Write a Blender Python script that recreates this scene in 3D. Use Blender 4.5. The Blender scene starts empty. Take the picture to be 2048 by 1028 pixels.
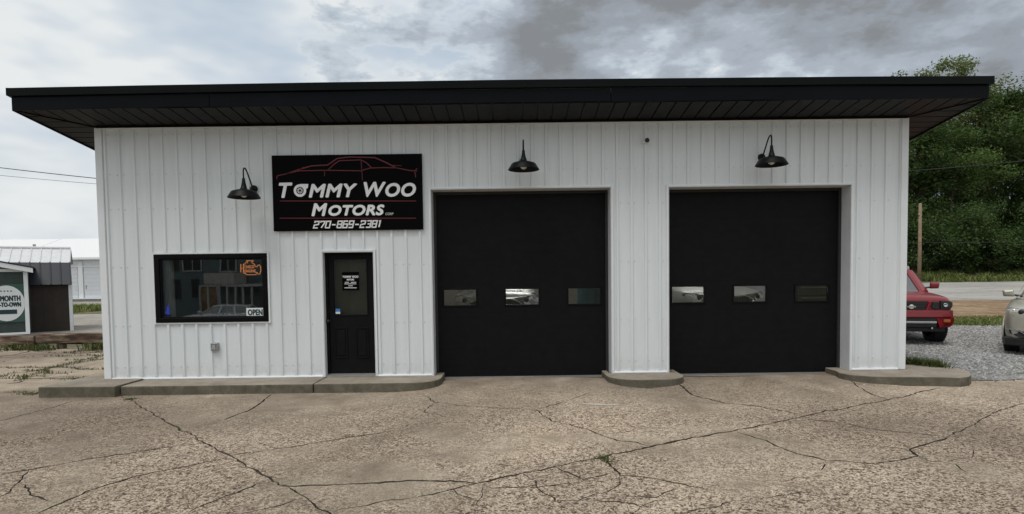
import bpy, bmesh, math, random
from mathutils import Vector, Matrix, noise
from mathutils.geometry import delaunay_2d_cdt

random.seed(7)
scene = bpy.context.scene
COL = scene.collection
rad = math.radians

# ------------------------------------------------------------------ camera
FPX, YP = 1200.0, 606.5                       # focal length and principal row, in photo pixels (2048 wide)
PITCH, ROLL, YAW = 0.0429, -0.0129, 0.0022
CAM = Vector((0.0, -10.0, 1.7736))
_f = Vector((math.sin(YAW)*math.cos(PITCH), math.cos(YAW)*math.cos(PITCH), -math.sin(PITCH)))
_r0 = Vector((math.cos(YAW), -math.sin(YAW), 0)); _u0 = _r0.cross(_f)
AR = _r0*math.cos(ROLL) + _u0*math.sin(ROLL)
AU = -_r0*math.sin(ROLL) + _u0*math.cos(ROLL)
cd = bpy.data.cameras.new('camera'); cam = bpy.data.objects.new('camera', cd); COL.objects.link(cam)
cd.sensor_width = 36.0; cd.lens = FPX/2048*36.0; cd.shift_y = (YP-514)/2048
cd.clip_start = 0.05; cd.clip_end = 3000
m = Matrix((AR, AU, -_f)).transposed().to_4x4(); m.translation = CAM; cam.matrix_world = m
scene.camera = cam
scene.render.engine = 'CYCLES'
scene.cycles.max_bounces = 6; scene.cycles.diffuse_bounces = 3; scene.cycles.glossy_bounces = 3; scene.cycles.transparent_max_bounces = 8

# ------------------------------------------------------------------ sky, sun, exposure
SUN_EL, SUN_AZ = rad(64), rad(212)            # azimuth from +Y clockwise: high behind the viewer, to the left, veiled by cloud
world = bpy.data.worlds.new('World'); scene.world = world; world.use_nodes = True
world.cycles.sampling_method = 'MANUAL'; world.cycles.sample_map_resolution = 256
wt = world.node_tree; wt.nodes.clear()
def WN(t, **k):
    n = wt.nodes.new(t)
    for a, b in k.items(): setattr(n, a, b)
    return n
def wl(a, b): wt.links.new(a, b)
wout = WN('ShaderNodeOutputWorld'); wbg = WN('ShaderNodeBackground'); wbg.inputs['Strength'].default_value = 0.1
sky = WN('ShaderNodeTexSky', sky_type='NISHITA'); sky.sun_disc = False
sky.sun_elevation = SUN_EL; sky.sun_rotation = SUN_AZ; sky.air_density = 1.0; sky.dust_density = 2.0
tc = WN('ShaderNodeTexCoord')
def wmap(scale, loc=(0, 0, 0)):
    n = WN('ShaderNodeMapping'); n.inputs['Scale'].default_value = scale; n.inputs['Location'].default_value = loc
    wl(tc.outputs['Generated'], n.inputs['Vector']); return n.outputs['Vector']
def wnoise(vec, scale, detail, rough, dist=0.0):
    n = WN('ShaderNodeTexNoise'); n.inputs['Scale'].default_value = scale; n.inputs['Detail'].default_value = detail
    n.inputs['Roughness'].default_value = rough; n.inputs['Distortion'].default_value = dist
    wl(vec, n.inputs['Vector']); return n.outputs['Fac']
def wmath(op, a, b=None, c=None, clamp=False):
    n = WN('ShaderNodeMath', operation=op, use_clamp=clamp)
    for i, v in enumerate((a, b, c)):
        if v is None: continue
        if isinstance(v, (int, float)): n.inputs[i].default_value = v
        else: wl(v, n.inputs[i])
    return n.outputs[0]
def wramp(fac, stops, interp='EASE'):
    n = WN('ShaderNodeValToRGB'); cr = n.color_ramp; cr.interpolation = interp
    while len(cr.elements) < len(stops): cr.elements.new(0.5)
    for e, (p, c) in zip(cr.elements, stops): e.position = p; e.color = (*c, 1)
    wl(fac, n.inputs['Fac']); return n.outputs['Color']
def wmix(fac, a, b):
    n = WN('ShaderNodeMix', data_type='RGBA')
    if isinstance(fac, (int, float)): n.inputs[0].default_value = fac
    else: wl(fac, n.inputs[0])
    for i, v in ((6, a), (7, b)):
        if isinstance(v, tuple): n.inputs[i].default_value = (*v, 1)
        else: wl(v, n.inputs[i])
    return n.outputs[2]
# high bright veil of cloud, blue showing through near the horizon
veil = wnoise(wmap((1.0, 1.0, 2.6), (3.1, 0.2, 0.0)), 2.6, 4, 0.55)
sep = WN('ShaderNodeSeparateXYZ'); wl(tc.outputs['Generated'], sep.inputs[0])
veil_f = wmath('MULTIPLY_ADD', wmath('ADD', veil, wmath('MULTIPLY', sep.outputs['Z'], 0.55)), 3.4, -1.27, True)
bright = wramp(veil, [(0.36, (5.9, 6.5, 7.0)), (0.54, (7.3, 7.55, 7.6))])
blue = wmix(0.65, sky.outputs['Color'], (4.2, 5.2, 6.4))
base = wmix(veil_f, blue, bright)
# lower grey-bottomed cumulus banks, each a direction, a size and a weight, broken up by noise
warp_n = WN('ShaderNodeTexNoise'); warp_n.inputs['Scale'].default_value = 5.0; warp_n.inputs['Detail'].default_value = 2
wl(tc.outputs['Generated'], warp_n.inputs['Vector'])
wv = WN('ShaderNodeVectorMath', operation='MULTIPLY_ADD'); wl(warp_n.outputs['Color'], wv.inputs[0]); wv.inputs[1].default_value = (0.16, 0.16, 0.16)
wadd = WN('ShaderNodeVectorMath', operation='ADD'); wadd.inputs[1].default_value = (-0.08, -0.08, -0.08)
wl(tc.outputs['Generated'], wv.inputs[2]); wl(wv.outputs[0], wadd.inputs[0])
def pxdir(px, py):
    d = _f + AR*((px-1024)/FPX) + AU*((YP-py)/FPX); return d.normalized()
acc = wnoise(wmap((1.0, 1.0, 2.3), (1.35, 0.0, 0.62)), 4.2, 7, 0.6)
acc = wmath('MULTIPLY_ADD', acc, 1.55, -0.28)
for px, py, r, w in ((720, 110, 0.085, 0.17), (640, 95, 0.05, 0.10), (1010, 60, 0.13, 0.26), (1080, 150, 0.08, 0.10), (1700, 0, 0.34, 0.30), (1400, -40, 0.18, 0.16), (1450, 130, 0.12, -0.13), (1600, 140, 0.12, -0.08), (1840, 30, 0.12, 0.10),
                     (55, 100, 0.05, 0.14), (190, 140, 0.035, 0.14), (380, 40, 0.36, -0.17), (100, 330, 0.2, -0.1), (900, 70, 0.035, -0.12), (150, 250, 0.16, -0.06)):
    dn = WN('ShaderNodeVectorMath', operation='DISTANCE'); wl(wadd.outputs[0], dn.inputs[0]); dn.inputs[1].default_value = pxdir(px, py)
    g = wmath('SUBTRACT', 1.0, wmath('MULTIPLY', dn.outputs['Value'], 1/(r*1.5)), None, True)
    g = wmath('MULTIPLY', g, wmath('SUBTRACT', 2.0, g))
    acc = wmath('MULTIPLY_ADD', g, w, acc)
cum_f = wmath('MULTIPLY_ADD', acc, 11.0, -6.05, True)
grey = wramp(acc, [(0.55, (7.3, 7.5, 7.6)), (0.63, (5.0, 5.6, 6.2)), (0.74, (3.7, 4.15, 4.7)), (0.86, (2.9, 3.2, 3.6)), (1.0, (2.2, 2.35, 2.5))])
fin = wmix(cum_f, base, grey)
wl(fin, wbg.inputs['Color']); wl(wbg.outputs[0], wout.inputs['Surface'])

sl = bpy.data.lights.new('sun', 'SUN'); sl.energy = 1.5; sl.angle = rad(28); sl.color = (1, 0.975, 0.94)
sun = bpy.data.objects.new('sun', sl); COL.objects.link(sun)
sd = Vector((math.sin(SUN_AZ)*math.cos(SUN_EL), math.cos(SUN_AZ)*math.cos(SUN_EL), math.sin(SUN_EL)))
sun.rotation_euler = sd.to_track_quat('Z', 'Y').to_euler()
vs = scene.view_settings
vs.view_transform = 'Standard'; vs.look = 'None'; vs.exposure = 0.14; vs.gamma = 1.0; vs.use_curve_mapping = False

# ------------------------------------------------------------------ measuring helpers (photo sight lines met with real planes)
def ray(px, py):
    return _f + AR*((px-1024)/FPX) + AU*((YP-py)/FPX)
def V(px, py, y=0.0):                          # point on the vertical plane Y = y
    d = ray(px, py); t = (y-CAM.y)/d.y; return CAM + d*t
def G(px, py, z=0.0):                          # point on the level plane Z = z
    d = ray(px, py); t = (z-CAM.z)/d.z; return CAM + d*t

# ------------------------------------------------------------------ materials
MATS = {}
class NT:
    def __init__(s, name):
        s.m = bpy.data.materials.new(name); s.m.use_nodes = True; s.t = s.m.node_tree
        s.b = s.t.nodes['Principled BSDF']; s.out = s.t.nodes['Material Output']; s.tc = None
    def n(s, t, **k):
        q = s.t.nodes.new(t)
        for a, b in k.items(): setattr(q, a, b)
        return q
    def l(s, a, b): s.t.links.new(a, b)
    def co(s):
        if not s.tc:
            g = s.n('ShaderNodeTexCoord'); s.tc = g.outputs['Object']
        return s.tc
    def mapped(s, scale):
        q = s.n('ShaderNodeMapping'); q.inputs['Scale'].default_value = scale; s.l(s.co(), q.inputs['Vector']); return q.outputs['Vector']
    def noise(s, scale, detail=4, rough=0.55, dist=0.0, vec=None):
        q = s.n('ShaderNodeTexNoise'); q.inputs['Scale'].default_value = scale; q.inputs['Detail'].default_value = detail
        q.inputs['Roughness'].default_value = rough; q.inputs['Distortion'].default_value = dist
        s.l(vec if vec else s.co(), q.inputs['Vector']); return q.outputs['Fac']
    def vor(s, scale, feature='F1', out='Distance', vec=None):
        q = s.n('ShaderNodeTexVoronoi', feature=feature); q.inputs['Scale'].default_value = scale
        s.l(vec if vec else s.co(), q.inputs['Vector']); return q.outputs[out]
    def ramp(s, fac, stops, interp='LINEAR'):
        q = s.n('ShaderNodeValToRGB'); cr = q.color_ramp; cr.interpolation = interp
        while len(cr.elements) < len(stops): cr.elements.new(0.5)
        for e, (p, c) in zip(cr.elements, stops):
            e.position = p; e.color = (*c, 1) if len(c) == 3 else c
        s.l(fac, q.inputs['Fac']); return q.outputs['Color']
    def mix(s, fac, a, b, mode='MIX'):
        q = s.n('ShaderNodeMix', data_type='RGBA', blend_type=mode)
        if isinstance(fac, (int, float)): q.inputs[0].default_value = fac
        else: s.l(fac, q.inputs[0])
        for i, v in ((6, a), (7, b)):
            if isinstance(v, tuple): q.inputs[i].default_value = (*v, 1)
            else: s.l(v, q.inputs[i])
        return q.outputs[2]
    def math(s, op, a, b=None, c=None, clamp=False):
        q = s.n('ShaderNodeMath', operation=op, use_clamp=clamp)
        for i, v in enumerate((a, b, c)):
            if v is None: continue
            if isinstance(v, (int, float)): q.inputs[i].default_value = v
            else: s.l(v, q.inputs[i])
        return q.outputs[0]
    def bump(s, h, strength=0.3, dist=0.01):
        q = s.n('ShaderNodeBump'); q.inputs['Strength'].default_value = strength; q.inputs['Distance'].default_value = dist
        s.l(h, q.inputs['Height']); s.l(q.outputs['Normal'], s.b.inputs['Normal'])
    def col(s, c):
        if isinstance(c, tuple): s.b.inputs['Base Color'].default_value = (*c, 1)
        else: s.l(c, s.b.inputs['Base Color'])
    def set(s, **k):
        for a, v in k.items():
            i = s.b.inputs[a.replace('_', ' ')]
            if isinstance(v, (int, float, tuple)): i.default_value = v
            else: s.l(v, i)

def simple(name, c, rough=0.6, metal=0.0, var=0.12, vscale=6.0, bump=0.0, bscale=60.0, coat=0.0, spec=0.5):
    t = NT(name)
    a = tuple(max(0, x*(1-var)) for x in c); b = tuple(min(1, x*(1+var)) for x in c)
    t.col(t.ramp(t.noise(vscale, 5, 0.6), [(0.3, a), (0.7, b)]))
    rr = t.math('MULTIPLY_ADD', t.noise(vscale*2.3, 4), 0.25*rough, rough*0.87)
    t.set(Roughness=rr, Metallic=metal); t.b.inputs['Coat Weight'].default_value = coat
    t.b.inputs['Specular IOR Level'].default_value = spec
    if bump: t.bump(t.noise(bscale, 5, 0.6), bump, 0.01)
    MATS[name] = t.m; return t.m

# white ribbed steel, faint runs and dust
t = NT('white_steel')
streak = t.noise(5.0, 5, 0.6, 0.0, t.mapped((1.6, 1.6, 0.12)))
big = t.noise(0.9, 4, 0.6)
c = t.ramp(streak, [(0.25, (0.66, 0.695, 0.71)), (0.6, (0.735, 0.77, 0.785)), (0.8, (0.76, 0.79, 0.80))])
c = t.mix(t.math('MULTIPLY_ADD', big, 1.2, -0.42, True), c, (0.72, 0.73, 0.72))
sp = t.n('ShaderNodeSeparateXYZ'); t.l(t.co(), sp.inputs[0])
low = t.math('MULTIPLY', t.math('SUBTRACT', 1.0, t.math('MULTIPLY_ADD', sp.outputs['Z'], 3.4, -0.55, True)), t.math('MULTIPLY_ADD', t.noise(9, 5, 0.7), 1.6, -0.5, True))
c = t.mix(t.math('MULTIPLY', low, 0.75), c, (0.46, 0.42, 0.36))
t.col(c); t.set(Roughness=0.42); t.b.inputs['Specular IOR Level'].default_value = 0.4
t.bump(t.noise(1.7, 3, 0.5), 0.12, 0.02); MATS['white_steel'] = t.m

simple('white_trim', (0.76, 0.78, 0.79), 0.42, var=0.04, vscale=3)
simple('reveal_steel', (0.62, 0.64, 0.65), 0.5, var=0.06, vscale=3)
simple('black_steel', (0.0022, 0.003, 0.0048), 0.34, var=0.25, vscale=1.5, bump=0.10, bscale=1.6, spec=0.09)
simple('roof_edge_steel', (0.003, 0.0042, 0.0042), 0.38, var=0.25, vscale=1.2, bump=0.06, bscale=2.0, spec=0.09)
simple('black_soffit', (0.004, 0.0036, 0.0036), 0.4, var=0.25, vscale=3, bump=0.04, bscale=4, spec=0.11)
simple('roof_membrane', (0.25, 0.26, 0.26), 0.8, var=0.2)
simple('black_paint', (0.0068, 0.0068, 0.0074), 0.5, var=0.2, vscale=8, spec=0.10)
simple('lamp_black', (0.005, 0.0056, 0.006), 0.42, var=0.2, vscale=14, spec=0.18)
simple('lamp_inside', (0.7, 0.7, 0.66), 0.5)
simple('frame_black', (0.0025, 0.0025, 0.0028), 0.4, var=0.2, vscale=5, spec=0.14)
simple('block_wall', (0.33, 0.32, 0.30), 0.85, bump=0.3)
simple('inner_wall', (0.42, 0.40, 0.36), 0.7)
simple('beige_wall', (0.50, 0.44, 0.31), 0.75)
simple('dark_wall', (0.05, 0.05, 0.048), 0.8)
simple('shop_floor', (0.22, 0.215, 0.2), 0.4)
simple('galvanised', (0.36, 0.37, 0.37), 0.4, 0.7, var=0.15, vscale=30)
simple('grey_plastic', (0.30, 0.30, 0.295), 0.5)
simple('rubber_seal', (0.02, 0.02, 0.02), 0.75)
simple('metal_strip', (0.45, 0.44, 0.42), 0.4, 0.6)
simple('brass_dark', (0.06, 0.05, 0.04), 0.35, 0.9)
simple('sign_black', (0.002, 0.002, 0.002), 0.5, var=0.1, vscale=2, spec=0.05)
simple('sign_white', (0.80, 0.80, 0.80), 0.55, var=0.03)
simple('sign_red', (0.13, 0.004, 0.012), 0.5, var=0.25, vscale=2.5)
simple('paper_white', (0.7, 0.72, 0.72), 0.7, var=0.03)
simple('ink_teal', (0.012, 0.035, 0.045), 0.7)
simple('sticker_blue', (0.05, 0.2, 0.5), 0.5)
simple('teal_plastic', (0.01, 0.11, 0.14), 0.4)
simple('wood_pole', (0.23, 0.16, 0.10), 0.85, var=0.3, vscale=4, bump=0.4, bscale=20)
simple('bark', (0.115, 0.095, 0.075), 0.95, var=0.35, vscale=3, bump=0.5, bscale=10)
simple('wire_black', (0.02, 0.02, 0.02), 0.6)
simple('shed_green', (0.035, 0.052, 0.046), 0.7, var=0.15)
simple('shed_brown', (0.030, 0.021, 0.016), 0.7, var=0.18, vscale=3)
simple('navy_roof', (0.011, 0.014, 0.021), 0.45, var=0.2)
simple('sky_glare_roof', (0.62, 0.62, 0.62), 0.45, var=0.08)  # navy roof sheet with the reflected white sky put into its colour
simple('storage_white', (0.66, 0.67, 0.68), 0.6, var=0.05)
simple('storage_door', (0.56, 0.58, 0.60), 0.55, var=0.05)
simple('storage_roof', (0.74, 0.74, 0.73), 0.5, var=0.04)
simple('banner_green', (0.032, 0.085, 0.066), 0.6, var=0.15)
simple('cabinet_grey', (0.10, 0.10, 0.105), 0.4)
simple('cement_pale', (0.50, 0.46, 0.40), 0.85)
simple('stone_white', (0.75, 0.72, 0.66), 0.8)
simple('house_teal', (0.12, 0.155, 0.165), 0.75, var=0.1)
simple('house_trim', (0.40, 0.40, 0.39), 0.6)
simple('house_roof', (0.06, 0.06, 0.06), 0.85)
simple('soil', (0.080, 0.064, 0.046), 0.95, var=0.4, vscale=14, bump=0.6, bscale=40)

def rust_beam():
    t = NT('weathered_timber')
    n1 = t.noise(2.2, 6, 0.65, 0.3, t.mapped((0.6, 3, 3)))
    c = t.ramp(n1, [(0.36, (0.020, 0.010, 0.008)), (0.47, (0.075, 0.040, 0.024)), (0.56, (0.17, 0.125, 0.085)), (0.68, (0.33, 0.275, 0.205))])
    t.col(c); t.set(Roughness=0.9); t.bump(t.noise(30, 5, 0.7), 0.5, 0.02); MATS['weathered_timber'] = t.m
rust_beam()

def concrete_lot_mat():
    t = NT('old_concrete')
    co = t.co()
    # exposed aggregate: fine wormy light and dark
    agg = t.noise(31, 3, 0.6, 1.1)
    agg2 = t.noise(85, 2, 0.6)
    ridge = t.math('SUBTRACT', 0.62, t.math('ABSOLUTE', t.math('MULTIPLY_ADD', t.noise(23, 1, 0.5, 0.9), 2.4, -1.2)))
    a = t.math('ADD', t.math('ADD', t.math('MULTIPLY', agg, 0.42), t.math('MULTIPLY', agg2, 0.30)), t.math('MULTIPLY', ridge, 0.28))
    patch = t.noise(0.42, 6, 0.62, 0.5)                       # worn / less worn areas
    patch2 = t.noise(1.9, 5, 0.6, 0.3)
    rough_c = t.ramp(a, [(0.40, (0.070, 0.049, 0.036)), (0.455, (0.165, 0.125, 0.096)), (0.50, (0.30, 0.255, 0.204)), (0.565, (0.46, 0.408, 0.335))])
    smooth_c = t.ramp(t.math('ADD', t.math('MULTIPLY', patch2, 0.6), t.math('MULTIPLY', agg2, 0.4)), [(0.36, (0.165, 0.135, 0.106)), (0.5, (0.25, 0.214, 0.172)), (0.64, (0.37, 0.328, 0.272))])
    pm = t.math('MULTIPLY_ADD', t.math('ADD', t.math('MULTIPLY', patch, 0.75), t.math('MULTIPLY', patch2, 0.25)), 6.5, -2.35, True)
    sp = t.n('ShaderNodeSeparateXYZ'); t.l(co, sp.inputs[0])
    near = t.math('MULTIPLY_ADD', sp.outputs['Y'], 0.42, 1.02, True)      # the apron next to the doors was never worn to the stone
    pm = t.math('MULTIPLY', pm, t.math('SUBTRACT', 1.0, t.math('MULTIPLY', near, 0.75)))
    c = t.mix(pm, smooth_c, rough_c)
    tone = t.ramp(t.noise(0.23, 5, 0.6, 0.6), [(0.36, (0.82, 0.755, 0.70)), (0.5, (1.18, 1.12, 1.05)), (0.62, (1.54, 1.46, 1.36))])
    c = t.mix(1.0, c, tone, 'MULTIPLY')
    # old dark tyre and oil stains, stretched across
    st = t.noise(0.9, 6, 0.65, 0.8, t.mapped((0.55, 1.5, 1)))
    c = t.mix(t.math('MULTIPLY_ADD', st, 5.0, -3.05, True), c, (0.145, 0.115, 0.088))
    spots = t.math('MULTIPLY_ADD', t.vor(1.4, 'F1'), -26.0, 1.35, True)
    c = t.mix(t.math('MULTIPLY', spots, 0.6), c, (0.045, 0.035, 0.028))
    t.col(c); t.set(Roughness=0.9); t.b.inputs['Specular IOR Level'].default_value = 0.25
    t.bump(agg, 0.5, 0.012); MATS['old_concrete'] = t.m
concrete_lot_mat()

def kerb_mat():
    t = NT('kerb_concrete')
    a = t.noise(55, 4, 0.65); b = t.noise(2.4, 6, 0.65, 0.4)
    c = t.ramp(t.math('ADD', t.math('MULTIPLY', a, 0.4), t.math('MULTIPLY', b, 0.6)), [(0.36, (0.19, 0.157, 0.12)), (0.52, (0.285, 0.243, 0.19)), (0.66, (0.38, 0.333, 0.27))])
    # mossy, soot-stained upright face (below the top arris)
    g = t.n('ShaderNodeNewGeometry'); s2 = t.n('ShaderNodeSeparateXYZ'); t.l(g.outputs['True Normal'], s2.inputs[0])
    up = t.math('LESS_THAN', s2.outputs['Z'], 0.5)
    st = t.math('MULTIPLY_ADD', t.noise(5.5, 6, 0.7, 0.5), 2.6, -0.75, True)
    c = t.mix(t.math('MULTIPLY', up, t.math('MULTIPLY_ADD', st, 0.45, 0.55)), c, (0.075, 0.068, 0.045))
    t.col(c); t.set(Roughness=0.92); t.bump(t.math('ADD', a, b), 0.5, 0.012); MATS['kerb_concrete'] = t.m
kerb_mat()

def patch_mat(name, stops, s1, s2, bump=0.5, bd=0.02, dist=0.4):
    t = NT(name)
    f = t.math('ADD', t.math('MULTIPLY', t.noise(s1, 6, 0.6, dist), 0.55), t.math('MULTIPLY', t.noise(s2, 5, 0.65), 0.45))
    t.col(t.ramp(f, stops)); t.set(Roughness=0.95); t.b.inputs['Specular IOR Level'].default_value = 0.2
    t.bump(t.noise(s2, 5, 0.7), bump, bd); MATS[name] = t.m
patch_mat('field_soil', [(0.36, (0.055, 0.070, 0.028)), (0.5, (0.115, 0.105, 0.060)), (0.64, (0.22, 0.18, 0.12))], 0.25, 3.0, 0.6, 0.05)
patch_mat('gravel_bed', [(0.34, (0.13, 0.125, 0.12)), (0.5, (0.27, 0.262, 0.25)), (0.66, (0.46, 0.45, 0.43))], 1.6, 26.0, 0.9, 0.03)
patch_mat('tan_dirt', [(0.36, (0.14, 0.085, 0.048)), (0.5, (0.245, 0.165, 0.098)), (0.64, (0.36, 0.275, 0.185))], 0.7, 4.0, 0.6, 0.04)
patch_mat('pale_road', [(0.36, (0.235, 0.218, 0.195)), (0.5, (0.335, 0.32, 0.295)), (0.64, (0.42, 0.405, 0.38))], 0.35, 6.0, 0.3, 0.02)
patch_mat('pale_gravel', [(0.36, (0.19, 0.17, 0.14)), (0.5, (0.30, 0.275, 0.235)), (0.64, (0.42, 0.39, 0.345))], 0.5, 5.0, 0.6, 0.03)

def leaf_mat(name, stops, trans=0.35):
    t = NT(name)
    g = t.n('ShaderNodeNewGeometry')
    f = t.math('ADD', t.math('MULTIPLY', g.outputs['Random Per Island'], 0.5), t.math('MULTIPLY', t.noise(0.45, 3, 0.5), 0.5))
    c = t.ramp(f, stops)
    t.col(c); t.set(Roughness=0.65); t.b.inputs['Specular IOR Level'].default_value = 0.25
    tr = t.n('ShaderNodeBsdfTranslucent'); t.l(t.mix(1.0, c, (1.0, 1.1, 0.5), 'MULTIPLY'), tr.inputs['Color'])
    ms = t.n('ShaderNodeMixShader'); ms.inputs[0].default_value = trans
    t.l(t.b.outputs[0], ms.inputs[1]); t.l(tr.outputs[0], ms.inputs[2]); t.l(ms.outputs[0], t.out.inputs['Surface'])
    MATS[name] = t.m
leaf_mat('leaf_dark', [(0.25, (0.0323, 0.0586, 0.0175)), (0.5, (0.0586, 0.0997, 0.0294)), (0.75, (0.1026, 0.1544, 0.0469))])
leaf_mat('leaf_mid', [(0.25, (0.0528, 0.0902, 0.0249)), (0.5, (0.0932, 0.1481, 0.0405)), (0.75, (0.1554, 0.2103, 0.0704))])
leaf_mat('leaf_pale', [(0.25, (0.0860, 0.1148, 0.0404)), (0.5, (0.1509, 0.1795, 0.0722)), (0.75, (0.2157, 0.2369, 0.1148))])
leaf_mat('grass_blade', [(0.25, (0.0720, 0.1080, 0.0264)), (0.5, (0.1380, 0.1800, 0.0480)), (0.75, (0.2640, 0.2520, 0.1080))], 0.25)
leaf_mat('weed_blade', [(0.25, (0.040, 0.062, 0.018)), (0.5, (0.075, 0.100, 0.030)), (0.75, (0.19, 0.165, 0.085))], 0.25)

def stone_mat():
    t = NT('gravel_stone'); g = t.n('ShaderNodeNewGeometry')
    t.col(t.ramp(g.outputs['Random Per Island'], [(0.0, (0.14, 0.135, 0.128)), (0.4, (0.25, 0.243, 0.233)), (0.8, (0.37, 0.36, 0.345)), (1.0, (0.48, 0.465, 0.44))]))
    t.set(Roughness=0.9); MATS['gravel_stone'] = t.m
stone_mat()

def glass_mat(name, tint, refl_min, rough=0.0):
    t = NT(name)
    tr = t.n('ShaderNodeBsdfTransparent'); tr.inputs['Color'].default_value = (*tint, 1)
    gl = t.n('ShaderNodeBsdfGlossy'); gl.inputs['Roughness'].default_value = rough
    w = t.n('ShaderNodeFresnel'); w.inputs['IOR'].default_value = 1.52
    n = t.noise(1.3, 2, 0.5)
    b = t.n('ShaderNodeBump'); b.inputs['Strength'].default_value = 0.012; b.inputs['Distance'].default_value = 0.05
    t.l(n, b.inputs['Height']); t.l(b.outputs['Normal'], gl.inputs['Normal'])
    ms = t.n('ShaderNodeMixShader'); t.l(t.math('ADD', w.outputs[0], refl_min, None, True), ms.inputs[0])
    t.l(tr.outputs[0], ms.inputs[1]); t.l(gl.outputs[0], ms.inputs[2]); t.l(ms.outputs[0], t.out.inputs['Surface'])
    t.t.nodes.remove(t.b); MATS[name] = t.m
glass_mat('window_glass', (0.86, 0.89, 0.89), 0.13)
glass_mat('door_glass', (0.70, 0.70, 0.68), 0.06)
glass_mat('small_glass', (0.90, 0.91, 0.91), 0.0)
glass_mat('car_glass', (0.30, 0.34, 0.34), 0.22)
glass_mat('lens_glass', (0.85, 0.87, 0.88), 0.06)

def car_paint(name, c, metal=0.0, rough=0.35):
    t = NT(name); t.col(t.ramp(t.noise(9, 4, 0.6), [(0.3, tuple(x*0.93 for x in c)), (0.7, tuple(min(1, x*1.05) for x in c))]))
    t.set(Roughness=t.math('MULTIPLY_ADD', t.noise(5, 4, 0.6), 0.12, rough-0.06), Metallic=metal)
    t.b.inputs['Coat Weight'].default_value = 0.3; t.b.inputs['Coat Roughness'].default_value = 0.08; MATS[name] = t.m
car_paint('red_paint', (0.20, 0.003, 0.008))
car_paint('champagne_paint', (0.44, 0.415, 0.345), 0.35, 0.30)
car_paint('white_paint', (0.74, 0.74, 0.72))
car_paint('silver_paint', (0.56, 0.57, 0.57), 0.5, 0.28)
simple('chrome', (0.75, 0.75, 0.75), 0.12, 1.0, var=0.02)
simple('tyre_rubber', (0.014, 0.014, 0.014), 0.8, var=0.2, vscale=12, bump=0.3, bscale=25)
simple('rim_alloy', (0.35, 0.35, 0.36), 0.35, 0.8)
simple('black_plastic', (0.013, 0.013, 0.014), 0.5, var=0.2)
simple('lamp_reflector', (0.55, 0.55, 0.55), 0.2, 0.8)
simple('amber', (0.35, 0.10, 0.015), 0.3)
simple('car_interior', (0.03, 0.03, 0.03), 0.8)

def emit(name, c, s):
    t = NT(name); t.col(tuple(x*0.4 for x in c)); t.b.inputs['Emission Color'].default_value = (*c, 1)
    t.b.inputs['Emission Strength'].default_value = s; MATS[name] = t.m
emit('neon_orange', (1.0, 0.34, 0.10), 0.6)
emit('neon_blue', (0.05, 0.09, 1.0), 0.5)
emit('strip_white', (1.0, 0.97, 0.92), 42.0)

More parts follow.
